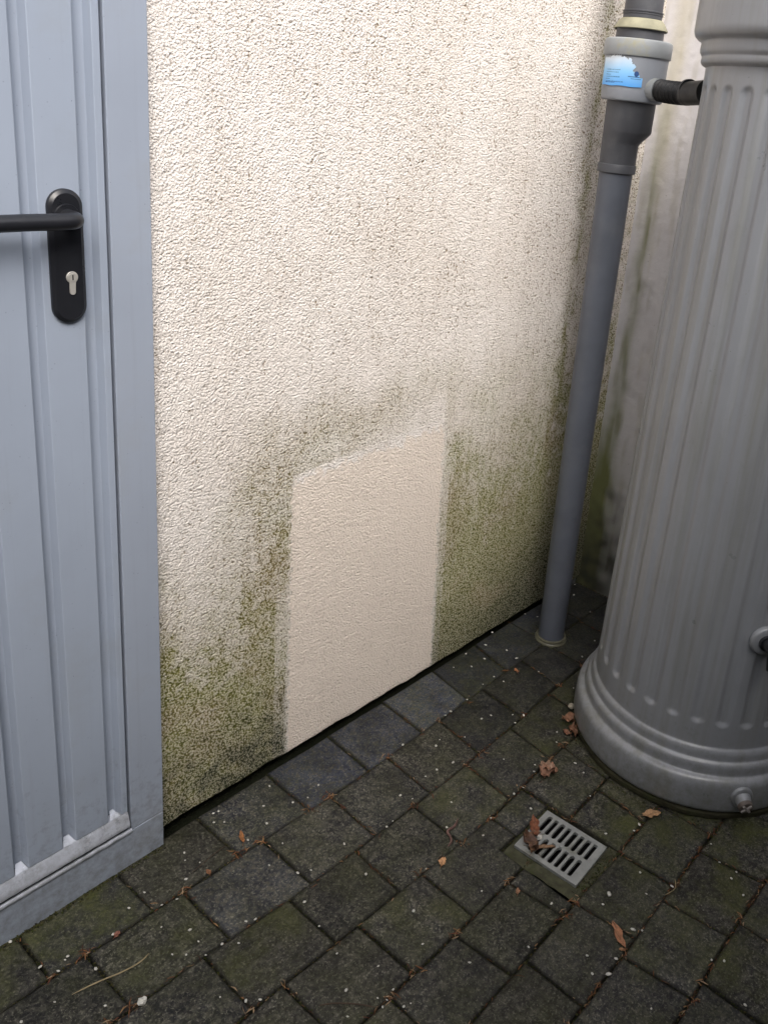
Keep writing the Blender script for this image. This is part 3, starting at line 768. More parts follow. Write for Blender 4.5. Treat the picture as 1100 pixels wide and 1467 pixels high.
# ------------------------------------------------------------------ door
def build_door():
    root = empty("metal_door", (0.0, -0.03, 0.0))
    tag(root, "blue grey ribbed metal door with black lever handle and lock, in its frame", "door")
    YF = -0.030
    L = lambda bm, name, mat, parent=root: bm_obj(name, bm, mat, parent)
    def shift(bm):  # geometry is written in scene coordinates, root sits at y = YF
        bmesh.ops.translate(bm, verts=bm.verts, vec=(0, -YF, 0))
    # ribbed leaf: flats and recessed grooves
    prof = [(0.276, 0.0), (0.2762, -0.0)]
    pts = [(0.2745, YF + 0.018), (0.2745, YF + 0.002), (0.2725, YF), (0.2600, YF), (0.2585, YF + 0.001), (0.2530, YF + 0.0200), (0.2480, YF + 0.0215), (0.2345, YF + 0.0215), (0.2300, YF + 0.0200), (0.2240, YF + 0.001), (0.2225, YF)]
    x = 0.2225
    flat, groove = 0.078, 0.031
    while x > -0.95:
        xl = x - flat
        pts += [(xl + 0.0015, YF), (xl, YF + 0.001), (xl - 0.006, YF + 0.0200), (xl - 0.011, YF + 0.0215), (xl - groove + 0.011, YF + 0.0215), (xl - groove + 0.006, YF + 0.0200), (xl - groove, YF + 0.001), (xl - groove - 0.0015, YF)]
        x = xl - groove
    zb, zt = 0.172, 2.46
    bm = bmesh.new()
    lo = [bm.verts.new((a, b, zb)) for a, b in pts]; hi = [bm.verts.new((a, b, zt)) for a, b in pts]
    for i in range(len(pts) - 1): bm.faces.new((lo[i], lo[i+1], hi[i+1], hi[i]))
    # returned bottom edge and back
    lb = [bm.verts.new((a, YF + 0.045, zb)) for a, b in pts]
    for i in range(len(pts) - 1): bm.faces.new((lo[i], lb[i], lb[i+1], lo[i+1]))
    shift(bm)
    leaf = L(bm, "door_leaf", M_door); autosmooth(leaf, 20)
    # bottom rail of the leaf: sloped bright edge under the ribs, reaching up into the grooves
    bm = bmesh.new()
    sec = [(YF + 0.020, 0.1715), (YF + 0.0015, 0.1690), (YF - 0.004, 0.160), (YF - 0.0085, 0.142), (YF - 0.0105, 0.134), (YF - 0.0085, 0.1285), (YF + 0.006, 0.1275), (YF + 0.02, 0.1275)]
    A = [bm.verts.new((-0.95, y, z)) for y, z in sec]; B = [bm.verts.new((0.2735, y, z)) for y, z in sec]
    for i in range(len(sec) - 1): bm.faces.new((A[i], B[i], B[i+1], A[i+1]))
    bm.faces.new(B)
    # tabs in each groove
    gx = 0.2415
    k = 0
    while gx > -0.9:
        w = 0.0105 if k else 0.0085
        t = [bm.verts.new(p) for p in ((gx - w - 0.004, YF + 0.002, 0.170), (gx + w + 0.004, YF + 0.002, 0.170), (gx + w - 0.004, YF + 0.0190, 0.184), (gx - w + 0.004, YF + 0.0190, 0.184))]
        bm.faces.new(t)
        gx = 0.1295 - k * 0.109; k += 1
    shift(bm)
    rail = L(bm, "bottom_rail", M_alu); autosmooth(rail, 50)
    # frame: jamb
    bm = bmesh.new()
    add_box(bm, 0.2815, DOOR_X, YF, 0.024, 0.1080, 2.58, 0.0018, 2)
    shift(bm); L(bm, "door_jamb", M_frame)
    bm = bmesh.new()   # head, out of view
    add_box(bm, -1.04, 0.2795, YF, 0.024, 2.475, 2.58, 0.0018, 2)
    shift(bm); L(bm, "door_head", M_frame)
    bm = bmesh.new()
    add_box(bm, -1.04, -0.957, YF, 0.024, 0.1080, 2.473, 0.0018, 2)
    shift(bm); L(bm, "door_jamb", M_frame)
    # seal lining the gap, deep inside
    bm = bmesh.new()
    add_box(bm, 0.2742, 0.2812, YF + 0.017, YF + 0.030, 0.1275, 2.46)
    shift(bm); L(bm, "rubber_seal", M_gap)
    # threshold fascia
    bm = bmesh.new()
    add_box(bm, -1.04, DOOR_X, YF, 0.024, -0.03, 0.1060, 0.0022, 2)
    shift(bm); th = L(bm, "threshold", M_frame)
    bm = bmesh.new()
    n = 60
    ring0 = None
    for i in range(n + 1):
        x = -1.03 + (0.2805 + 1.03) * i / n
        w = 0.0 if i < n - 4 else random.uniform(-0.001, 0.0015)
        ring = [bm.verts.new((x, YF - 0.0022 + 0.0055 * math.cos(a) * 0.9, 0.1095 + 0.0060 * math.sin(a) + w)) for a in [math.pi * (k / 7.0) * 1.3 - 0.3 for k in range(8)]]
        if ring0:
            for k in range(7): bm.faces.new((ring0[k], ring[k], ring[k+1], ring0[k+1]))
        ring0 = ring
    shift(bm); bm_obj("threshold_bead", bm, M_alu, th, smooth=True)
    bm = bmesh.new()
    add_box(bm, -0.955, 0.2800, YF + 0.010, YF + 0.022, 0.1065, 0.1285)
    shift(bm); bm_obj("draught_strip", bm, M_gap, th)
    # handle plate, stadium outline with a stepped rim
    def stadium(cx_, z0, z1, w, n=18):
        o = []
        for k in range(n + 1):
            a = math.pi * k / n
            o.append((cx_ + w * math.cos(a), z1 - w + w * math.sin(a)))
        for k in range(n + 1):
            a = math.pi + math.pi * k / n
            o.append((cx_ + w * math.cos(a), z0 + w + w * math.sin(a)))
        return o
    bm = bmesh.new()
    layers = []
    cxp = 0.1910
    for w, y in ((0.0330, YF - 0.0006), (0.0330, YF - 0.0070), (0.0318, YF - 0.0085), (0.0272, YF - 0.0100), (0.0255, YF - 0.0122)):
        st = stadium(cxp, 1.4300 + (0.033 - w), 1.6850 - (0.033 - w), w)
        layers.append([bm.verts.new((a, y, b)) for a, b in st])
    m = len(layers[0])
    for a, b in zip(layers[:-1], layers[1:]):
        for i in range(m):
            j = (i + 1) % m
            bm.faces.new((a[i], a[j], b[j], b[i]))
    bm.faces.new(layers[-1])
    shift(bm); plate = L(bm, "handle_plate", M_black); autosmooth(plate, 40)
    # lever: neck, bend, straight grip running left
    zc = 1.634
    path = [Vector((cxp, YF - 0.008, zc)), Vector((cxp, YF - 0.025, zc)), Vector((cxp, YF - 0.038, zc))]
    for k in range(1, 9):
        a = math.pi / 2 * k / 8
        path.append(Vector((cxp - 0.022 * (1 - math.cos(a)), YF - 0.038 - 0.022 * math.sin(a), zc)))
    path += [Vector((cxp - 0.05, YF - 0.060, zc)), Vector((cxp - 0.10, YF - 0.060, zc + 0.0005)), Vector((cxp - 0.175, YF - 0.060, zc))]
    for k in range(1, 9):
        a = math.pi / 2 * k / 8
        path.append(Vector((cxp - 0.175 - 0.022 * math.sin(a), YF - 0.060 + 0.022 * (1 - math.cos(a)), zc)))
    path.append(Vector((cxp - 0.197, YF - 0.024, zc)))
    bm = bmesh.new(); tube_bm(bm, path, 0.0152, 24)
    shift(bm); lever = bm_obj("lever", bm, M_black, plate); autosmooth(lever, 50)
    bm = bmesh.new()
    tube_bm(bm, [(cxp, YF - 0.0122, zc), (cxp, YF - 0.0150, zc)], [0.0245, 0.0235], 32)
    shift(bm); autosmooth(bm_obj("lever_rose", bm, M_black, plate))
    # euro lock cylinder
    bm = bmesh.new()
    kx, kz = 0.1945, 1.520
    o = []
    for k in range(25):
        a = R(-62) + R(304) * k / 24
        o.append((kx + 0.0112 * math.cos(a), kz + 0.0112 * math.sin(a)))
    for k in range(9):
        a = math.pi + math.pi * k / 8
        o.append((kx + 0.0056 * math.cos(a), kz - 0.0285 + 0.0056 * math.sin(a)))
    f = [bm.verts.new((a, YF - 0.0155, b)) for a, b in o]; g = [bm.verts.new((a, YF - 0.0118, b)) for a, b in o]
    for i in range(len(o)):
        j = (i+1) % len(o); bm.faces.new((g[i], g[j], f[j], f[i]))
    bm.faces.new(f)
    bmesh.ops.bevel(bm, geom=[e for e in bm.edges if all(abs(v.co.y - (YF - 0.0155)) < 1e-6 for v in e.verts)], offset=0.0007, segments=1, affect='EDGES')
    shift(bm); bm_obj("lock_cylinder", bm, M_steel, plate)
    bm = bmesh.new()
    tube_bm(bm, [(kx, YF - 0.0154, kz), (kx, YF - 0.0168, kz)], [0.0085, 0.0078], 24)
    shift(bm); plug = bm_obj("lock_plug", bm, M_steel, plate)
    bm = bmesh.new()
    add_box(bm, kx - 0.0011, kx + 0.0011, YF - 0.0172, YF - 0.0150, kz - 0.0050, kz + 0.0050)
    shift(bm); bm_obj("keyway", bm, M_gap, plate)
build_door()

# ------------------------------------------------------------------ downpipe
PC = Vector((1.9085, -0.184))
RV = Vector((0.516, -0.856))       # to the right as seen by the photographer
def build_pipe():
    root = empty("downpipe", (PC.x, PC.y, 0))
    tag(root, "grey plastic rainwater downpipe with water diverter, standing in the corner", "downpipe")
    def P(off, z): return Vector((1.900 + RV.x * off, -0.170 + RV.y * off, z)) - Vector((PC.x, PC.y, 0))
    def lofted(name, rings, mat, parent=root, seg=64, caps=(False, False)):
        """rings: (offset along RV, z, radius)"""
        bm = bmesh.new(); rr = []
        for off, z, rad in rings:
            c = P(off, z)
            rr.append([bm.verts.new((c.x + rad * math.cos(2*math.pi*k/seg), c.y + rad * math.sin(2*math.pi*k/seg), z)) for k in range(seg)])
        for a, b in zip(rr[:-1], rr[1:]):
            for i in range(seg):
                j = (i+1) % seg; bm.faces.new((a[i], a[j], b[j], b[i]))
        if caps[0]: bm.faces.new(rr[0][::-1])
        if caps[1]: bm.faces.new(rr[-1])
        o = bm_obj(name, bm, mat, parent); autosmooth(o, 38); return o
    lofted("lower_pipe", [(0.011, -0.03, 0.0485), (0.003, 1.745, 0.0535)], M_pipe)
    lofted("base_collar", [(0.011, -0.01, 0.0600), (0.011, 0.004, 0.0612), (0.011, 0.008, 0.0590), (0.011, 0.0095, 0.0560), (0.011, 0.014, 0.0575), (0.011, 0.0175, 0.0560), (0.011, 0.0185, 0.0500)], mat_plain("grimy_collar", (0.13, 0.125, 0.085), 0.45, 0.5, nscale=30, var=0.2))
    lofted("joint_ring", [(0.003, 1.741, 0.0555), (0.003, 1.742, 0.0600), (0.003, 1.7435, 0.0615), (0.003, 1.765, 0.0615), (0.003, 1.7685, 0.0600), (0.003, 1.7695, 0.0580)], M_sleeve)
    lofted("reducer", [(0.003, 1.766, 0.0580), (0.003, 1.830, 0.0588), (0.0045, 1.834, 0.0600), (0.0185, 1.866, 0.0740), (0.0195, 1.870, 0.0755), (0.0195, 1.960, 0.0765)], M_sleeve)
    body = lofted("diverter_body", [(0.0195, 1.958, 0.0790), (0.0190, 1.9585, 0.0890), (0.0185, 1.9610, 0.0930), (0.0180, 1.9680, 0.0955), (0.0165, 1.9900, 0.0962), (0.0160, 2.103, 0.0985)], M_div)
    lid = lofted("diverter_lid", [(0.0160, 2.0880, 0.0995), (0.0160, 2.0875, 0.1025), (0.0160, 2.0900, 0.1042), (0.0160, 2.126, 0.1040), (0.0160, 2.1330, 0.1022), (0.0160, 2.1365, 0.0975), (0.0160, 2.1370, 0.0700), (0.0160, 2.1372, 0.0500)], M_divlid)
    lofted("inlet_socket", [(0.0150, 2.1375, 0.0730), (0.0150, 2.1720, 0.0725), (0.0150, 2.1730, 0.0690)], M_sleeve)
    lofted("rubber_seal", [(0.0150, 2.1650, 0.0810), (0.0150, 2.1670, 0.0825), (0.0150, 2.1700, 0.0815), (0.0150, 2.1900, 0.0690), (0.0150, 2.1960, 0.0620), (0.0150, 2.1965, 0.0560)], M_seal)
    lofted("upper_pipe", [(0.0155, 2.1700, 0.0560), (0.0155, 2.1965, 0.0562), (0.0155, 2.1970, 0.0590), (0.0155, 2.2080, 0.0592), (0.0155, 2.2085, 0.0612), (0.0155, 2.2110, 0.0612), (0.0155, 2.2115, 0.0592), (0.0155, 2.2140, 0.0592), (0.0155, 2.2145, 0.0618), (0.0155, 2.2180, 0.0618), (0.0155, 2.2190, 0.0580), (0.0155, 2.2800, 0.0582), (0.0155, 2.2805, 0.0640), (0.0155, 2.3000, 0.0640), (0.0155, 2.3020, 0.0580), (0.0155, 3.25, 0.0580)], M_sleeve)
    # small latch on the lid's left
    bm = bmesh.new(); add_box(bm, -0.010, 0.010, -0.006, 0.006, -0.008, 0.008, 0.0015)
    a = R(172); o = bm_obj("lid_latch", bm, M_div, lid, loc=(0.0080 + 0.1005 * math.cos(a), 0.0 + 0.1005 * math.sin(a), 2.083)); o.rotation_euler = (0, 0, a + math.pi/2)
    # outlet stub
    bm = bmesh.new()
    d0 = Vector((-0.30, -0.954, 0)).normalized()
    c = P(0.0160, 1.999)
    tube_bm(bm, [c + d0 * 0.080, c + d0 * 0.120], [0.0330, 0.0320], 32)
    autosmooth(bm_obj("outlet_stub", bm, M_divlid, body))
    # label: bent to the body, torn top and right edge
    bm = bmesh.new()
    cc = P(0.0160, 0); rad = 0.0990
    A0, A1, Z0, Z1 = 140.0, 226.0, 2.000, 2.088
    nu, nv = 60, 34
    rr = random.Random(4)
    tear_r = [rr.uniform(-1, 1) for _ in range(nv + 1)]; tear_t = [rr.uniform(-1, 1) for _ in range(nu + 1)]
    vv = {}
    lay = bm.verts.layers.float_color.new("tint")
    def ok(u, v):
        # u 0..1 left-right, v 0..1 bottom-top
        a = u; lim_t = 0.93 - 0.05 * math.sin(u * 9 + 1.2) + 0.035 * tear_t[int(u * nu) % (nu+1)]
        lim_r = 0.80 if v > 0.50 else (0.80 + 0.0 if v > 0.46 else 1.0)
        if v > 0.50: lim_r = 0.80 - 0.14 * max(0, (v - 0.72) / 0.28) + 0.012 * tear_r[int(v * nv)] + 0.03 * math.sin(v * 22)
        elif v > 0.30: lim_r = 0.80 + (0.50 - v) * 1.0 if v > 0.36 else 1.0
        if v > 0.30 and u > 0.93: return False
        return v < lim_t and u < lim_r
    def shade(v, u):
        b = np.array((0.10, 0.36, 0.80)); w = np.array((0.70, 0.74, 0.78)); m_ = np.array((0.26, 0.55, 0.86))
        t = min(1, max(0, v))
        if t < 0.45: c_ = b * (1 - t / 0.45) + m_ * (t / 0.45)
        else: c_ = m_ * (1 - (t - 0.45) / 0.55) + w * ((t - 0.45) / 0.55)
        return (*c_, 1)
    def vert(i, j):
        if (i, j) not in vv:
            u, v = i / nu, j / nv
            a = R(A0 + (A1 - A0) * u)
            p = bm.verts.new((cc.x + rad * math.cos(a), cc.y + rad * math.sin(a), Z0 + (Z1 - Z0) * v + 0.0008 * math.sin(u * 14)))
            p[lay] = shade(v + 0.03 * math.sin(u * 7), u)
            vv[(i, j)] = p
        return vv[(i, j)]
    for i in range(nu):
        for j in range(nv):
            if ok((i + .5) / nu, (j + .5) / nv):
                bm.faces.new((vert(i, j), vert(i+1, j), vert(i+1, j+1), vert(i, j+1)))
    lab = bm_obj("label", bm, M_label, body, smooth=True)
    lab["label"] = "torn blue and white sticker with small dark print"
    # printed lines: short word-long dashes, and the round mark by the torn edge
    bm = bmesh.new()
    def dash(u0, u1, v, h=0.0012, r2=rad + 0.0004):
        n = max(1, int((u1 - u0) * 40)); prev = None
        for k in range(n + 1):
            u = u0 + (u1 - u0) * k / n; a = R(A0 + (A1 - A0) * u); z = Z0 + (Z1 - Z0) * v
            q = (bm.verts.new((cc.x + r2*math.cos(a), cc.y + r2*math.sin(a), z)), bm.verts.new((cc.x + r2*math.cos(a), cc.y + r2*math.sin(a), z + h)))
            if prev: bm.faces.new((prev[0], q[0], q[1], prev[1]))
            prev = q
    for v, u1 in ((0.50, 0.50), (0.42, 0.48), (0.34, 0.28), (0.27, 0.52), (0.20, 0.26), (0.12, 0.60), (0.09, 0.40)):
        u = 0.16
        while u < u1:
            w = rr.uniform(0.02, 0.055); dash(u, min(u + w, u1 + 0.02), v, rr.choice((0.0011, 0.0014, 0.0017))); u += w + 0.010
    # round logo
    cu, cv = 0.865, 0.42
    cen = None; ringv = []
    for k in range(18):
        a2 = 2 * math.pi * k / 18
        a = R(A0 + (A1 - A0) * (cu + 0.048 * math.cos(a2))); z = Z0 + (Z1 - Z0) * (cv + 0.088 * math.sin(a2))
        ringv.append(bm.verts.new((cc.x + (rad+0.0006)*math.cos(a), cc.y + (rad+0.0006)*math.sin(a), z)))
    bm.faces.new(ringv)
    dash(0.70, 0.93, 0.31, 0.0020); dash(0.76, 0.97, 0.25, 0.0012)
    bm_obj("label_print", bm, M_label_dark, body)
build_pipe()

def build_hose():
    a = Vector((1.877, -0.296, 1.999)); b = Vector((1.752, -0.512, 2.001))
    root = empty("connector_hose", a)
    tag(root, "short black corrugated hose joining the downpipe diverter to the water butt", "hose")
    n = 150
    pts, rad = [], []
    L = (b - a).length
    for i in range(n + 1):
        t = i / n
        p = a.lerp(b, t) + Vector((0, 0, -0.006 * math.sin(math.pi * t) + 0.0)) - a
        s = t * L
        if s < 0.150: r = 0.0310 + 0.0018 * math.cos(s / 0.0072 * 2 * math.pi)
        elif s < 0.165: r = 0.0335
        else: r = 0.0330
        pts.append(p); rad.append(r)
    bm = bmesh.new(); tube_bm(bm, pts, rad, 32)
    autosmooth(bm_obj("ribbed_hose", bm, M_hose, root), 60)
    bm = bmesh.new()
    d = (b - a).normalized()
    tube_bm(bm, [d * 0.152, d * 0.162], [0.0336, 0.0336], 32)
    autosmooth(bm_obj("hose_clip", bm, M_black, root), 40)
build_hose()

# ------------------------------------------------------------------ water butt
BC = Vector((1.810, -0.812))
def build_butt():
    sl = bmesh.new()
    prof = [(0.372, -0.004), (0.380, 0.004), (0.381, 0.018), (0.374, 0.024)]
    lathe_bm(sl, prof, 72, closed_top=True)
    for v in sl.verts:
        r = math.hypot(v.co.x, v.co.y); a = math.atan2(v.co.y, v.co.x)
        k = 1 + 0.006 * math.sin(9 * a) + 0.004 * math.sin(23 * a + 1)
        v.co.x *= k; v.co.y *= k
    o = bm_obj("butt_slab", sl, M_slab, smooth=False, loc=(BC.x, BC.y, 0)); autosmooth(o, 40)
    tag(o, "round mossy slab on the pavers under the water butt", "slab")
    root = empty("water_butt", (BC.x, BC.y, 0.024))
    tag(root, "tall grey fluted column water butt with tap in front of the smooth wall", "water butt")
    ZO = -0.024
    # fluted body
    NF, SPF = 29, 18
    seg = NF * SPF
    phase = R(178.4)
    zs = np.concatenate([np.linspace(0.222, 0.262, 8)[:-1], np.linspace(0.262, 0.330, 26)[:-1], np.linspace(0.330, 1.965, 60)[:-1], np.linspace(1.965, 2.035, 26)[:-1], np.linspace(2.035, 2.060, 6)])
    ang = 2 * math.pi * np.arange(seg) / seg
    rb = np.interp(zs, [0.22, 0.30, 2.0, 2.06], [0.3345, 0.3330, 0.3080, 0.3070])
    AA, RB = np.meshgrid(ang, rb); ZZ = zs[:, None].repeat(seg, 1)
    pit = 2 * math.pi / NF
    da = (AA - phase + pit / 2) % pit - pit / 2
    u = da * RB
    w = 0.0245 * RB / 0.333
    z0, z1 = 0.282 + w, 2.018 - w
    dzz = np.maximum(np.maximum(z0 - ZZ, ZZ - z1), 0)
    d = np.hypot(u, dzz) / w
    # no flute where the tap boss sits
    dep = 0.0085 * (1 - sst(0.25, 1.0, d))
    ta = R(-133.3)
    dta = (AA - ta + math.pi) % (2 * math.pi) - math.pi
    boss = np.hypot(dta * RB, ZZ - 0.586)
    dep = dep * sst(0.050, 0.066, boss)
    RR_ = RB - dep
    V = np.stack([RR_ * np.cos(AA), RR_ * np.sin(AA), ZZ + ZO], -1).reshape(-1, 3)
    me = mesh_np("butt_body", V, grid_quads(len(zs), seg, wrap=True))
    link("butt_body", me, M_butt, root, smooth=True)
    # base mouldings
    prof = [(0.300, 0.026), (0.370, 0.026), (0.3825, 0.030), (0.3865, 0.040), (0.3870, 0.080), (0.3855, 0.112), (0.3825, 0.124), (0.3770, 0.1325), (0.3690, 0.1370), (0.3630, 0.1390), (0.3610, 0.1430), (0.3605, 0.1530), (0.3600, 0.1630), (0.3575, 0.1715), (0.3530, 0.1765), (0.3480, 0.1785), (0.3465, 0.1825), (0.3460, 0.1940), (0.3450, 0.2020), (0.3420, 0.2090), (0.3380, 0.2130), (0.3350, 0.2160), (0.3346, 0.2235)]
    def smooth_prof(pr, n=3):
        pr = np.array(pr)
        out = []
        for i in range(len(pr) - 1):
            for k in range(n): out.append(pr[i] + (pr[i+1] - pr[i]) * k / n)
        out.append(pr[-1]); out = np.array(out)
        for _ in range(2):
            o2 = out.copy(); o2[1:-1] = (out[:-2] + 2 * out[1:-1] + out[2:]) / 4; out = o2
        return [tuple(p) for p in out]
    bm = bmesh.new(); lathe_bm(bm, [(r, z + ZO) for r, z in smooth_prof(prof)], 192)
    bm_obj("base_rim", bm, M_butt, root, smooth=True)
    prof = [(0.3068, 2.0585), (0.3085, 2.0600), (0.3190, 2.0640), (0.3235, 2.0720), (0.3230, 2.0800), (0.3215, 2.0840), (0.3245, 2.0880), (0.3290, 2.0940), (0.3300, 2.1040), (0.3290, 2.1140), (0.3290, 2.1200), (0.3390, 2.1250), (0.3480, 2.1320), (0.3525, 2.1430), (0.3525, 2.1550), (0.3515, 2.2200), (0.3530, 2.2900), (0.3500, 2.3000), (0.3300, 2.3060), (0.2000, 2.3200), (0.0500, 2.3230)]
    bm = bmesh.new(); lathe_bm(bm, [(r, z + ZO) for r, z in smooth_prof(prof)], 192, closed_top=True)
    bm_obj("top_rim", bm, M_butt, root, smooth=True)
    # tap
    def outward(a): return Vector((math.cos(a), math.sin(a), 0))
    D = outward(ta); c = D * 0.330 + Vector((0, 0, 0.586 + ZO))
    bm = bmesh.new(); tube_bm(bm, [c, c + D * 0.006, c + D * 0.012, c + D * 0.015, c + D * 0.0155], [0.043, 0.043, 0.041, 0.037, 0.026], 40)
    fl = bm_obj("tap_flange", bm, M_butt, root); autosmooth(fl, 50)
    bm = bmesh.new(); tube_bm(bm, [c + D * 0.012, c + D * 0.024, c + D * 0.0245, c + D * 0.070], [0.023, 0.022, 0.016, 0.016], 28)
    tube_bm(bm, [c + D * 0.058 + Vector((0, 0, 0.006)), c + D * 0.060 + Vector((0, 0, -0.020)), c + D * 0.064 + Vector((0, 0, -0.055))], [0.013, 0.014, 0.011], 20)
    tb = bm_obj("tap", bm, M_black, root); autosmooth(tb, 45)
    bm = bmesh.new()
    add_box(bm, -0.030, 0.030, -0.006, 0.006, 0, 0.008, 0.002)
    o = bm_obj("tap_lever", bm, M_black, tb, loc=c + D * 0.058 + Vector((0, 0, 0.018))); o.rotation_euler = (0, 0, ta)
    # drain plug
    a = R(-131.5); D = outward(a); dn = (D + Vector((0, 0, -0.22))).normalized()
    c = D * 0.3835 + Vector((0, 0, 0.090 + ZO))
    bm = bmesh.new(); tube_bm(bm, [c, c + D * 0.007, c + D * 0.009, c + D * 0.0095], [0.0345, 0.0335, 0.031, 0.022], 36)
    tube_bm(bm, [c + D * 0.006, c + dn * 0.030], [0.0245, 0.0205], 32)
    autosmooth(bm_obj("drain_boss", bm, M_butt, root), 45)
    bm = bmesh.new()
    c2 = c + dn * 0.027
    tube_bm(bm, [c2, c2 + dn * 0.012], [0.0218, 0.0210], 24)
    plug = bm_obj("drain_plug", bm, mat_plain("scratched_plug_plastic", (0.16, 0.13, 0.11), 0.5, 0.4, nscale=60, var=0.3), root)
    s1 = Vector((-math.sin(a), math.cos(a), 0)); s2 = dn.cross(s1)
    bm = bmesh.new()
    for q in range(4):
        an = R(45) + q * math.pi / 2
        e = s1 * math.cos(an) + s2 * math.sin(an)
        f = s1 * -math.sin(an) + s2 * math.cos(an)
        p = c2 + dn * 0.0118
        corner = [p + e * 0.004 + f * 0.003, p + e * 0.018 + f * 0.003, p + e * 0.018 - f * 0.003, p + e * 0.004 - f * 0.003]
        lo_ = [bm.verts.new(v) for v in corner]; hi_ = [bm.verts.new(v + dn * 0.005) for v in corner]
        for i in range(4):
            j = (i+1) % 4; bm.faces.new((lo_[i], lo_[j], hi_[j], hi_[i]))
        bm.faces.new(hi_)
    bm_obj("plug_grip", bm, mat_plain("worn_plug_ribs", (0.34, 0.31, 0.29), 0.4, 0.5), plug)
build_butt()

# ------------------------------------------------------------------ small things on the ground
GR = [(-0.021,-0.039,1),(0.197,-0.009,1),(0.206,-0.145,1),(0.254,-0.131,1),(0.145,-0.183,1),(0.049,-0.163,1),(0.041,-0.167,1),(-0.004,-0.145,1),(0.231,-0.244,1),(0.272,-0.297,1),(0.269,-0.337,1),(0.21,-0.323,1),(0.231,-0.346,1),(0.048,-0.327,1),(0.076,-0.235,1),(0.298,-0.203,1),(0.387,-0.095,1),(0.375,-0.117,1),(0.345,-0.168,1),(0.264,-0.192,1),(-0.086,-0.237,1),(0.261,-0.378,1),(-0.02,-0.244,1),(0.018,-0.182,1),(0.497,-0.063,1),(0.517,-0.081,1),(0.525,-0.175,1),(0.582,-0.247,1),(0.397,-0.149,1),(0.579,-0.366,1),(0.55,-0.349,1),(0.695,-0.363,1),(0.488,-0.505,1),(0.47,-0.589,1),(0.425,-0.671,1),(0.515,-0.681,1),(0.669,-0.475,1),(0.507,-0.428,1),(0.376,-0.371,1),(0.395,-0.382,1),(0.302,-0.381,1),(0.33,-0.406,1),(0.258,-0.532,1),(0.281,-0.552,1),(0.225,-0.485,1),(0.461,-0.735,1),(0.454,-0.758,1),(0.387,-0.718,1),(0.594,-0.164,1),(0.514,-0.279,1),(0.983,-0.609,1),(0.791,-0.574,1),(0.841,-0.722,1),(0.677,-0.638,1),(0.627,-0.716,1),(0.669,-0.828,1),(0.503,-0.797,1),(0.487,-0.791,1),(0.499,-0.746,1),(0.472,-0.753,1),(0.816,-0.401,2.0),(0.842,-0.398,1),(0.799,-0.905,1),(0.938,-0.874,1),(0.932,-0.519,1),(1.234,-0.851,1),(1.302,-0.904,1),(1.333,-0.903,1),(1.187,-0.99,1),(1.03,-0.971,2.0),(1.068,-0.966,2.0),(1.021,-1.066,1.6),(1.035,-1.084,1.5),(0.88,-1.021,1),(0.922,-1.077,1),(0.875,-1.085,2.2),(0.849,-1.056,1),(0.872,-1.202,1),(1.419,-1.087,1),(1.376,-1.133,1),(1.379,-1.182,1),(1.349,-1.181,1),(1.321,-1.228,1),(1.209,-1.075,1),(1.085,-1.25,1),(1.104,-1.274,1),(1.034,-1.36,1),(1.139,-1.037,1),(0.528,-0.039,1),(0.514,-0.035,1),(0.626,-0.108,1),(0.683,-0.06,1),(0.691,-0.154,1),(0.784,-0.153,1),(0.732,-0.169,1),(1.679,-0.042,1),(1.582,-0.028,1),(1.489,-0.051,1),(1.54,-0.091,1),(1.61,-0.094,1),(1.554,-0.184,1),(1.558,-0.224,1),(1.712,-0.117,1),(1.7,-0.172,1),(1.493,-0.184,1),(1.351,-0.296,1),(1.387,-0.307,1),(1.442,-0.355,1),(1.245,-0.315,1),(1.178,-0.268,1),(1.149,-0.279,1),(1.133,-0.364,1),(1.075,-0.35,1),(1.031,-0.345,1),(0.924,-0.346,1.4),(0.94,-0.379,1),(1.01,-0.467,1),(1.257,-0.464,1),(1.283,-0.562,1),(1.206,-0.579,1),(1.166,-0.575,1),(1.156,-0.645,1),(1.304,-0.202,1),(1.277,-0.203,1),(1.078,-0.204,1),(1.39,-0.2,1),(1.481,-0.508,1),(1.441,-0.535,1),(1.046,-0.585,1),(1.308,-0.547,1),(1.96,-0.015,1),(1.981,-0.06,1),(1.761,-0.007,1),(2.305,-0.021,1),(2.232,-0.066,1),(2.175,-0.185,1),(2.015,-0.31,1),(1.892,-0.334,1),(1.712,-0.417,1),(1.467,-0.382,1),(1.416,-0.386,1),(1.696,-0.276,1),(1.567,-0.49,1),(1.405,-0.631,1),(1.39,-0.673,1),(1.323,-0.741,1)]
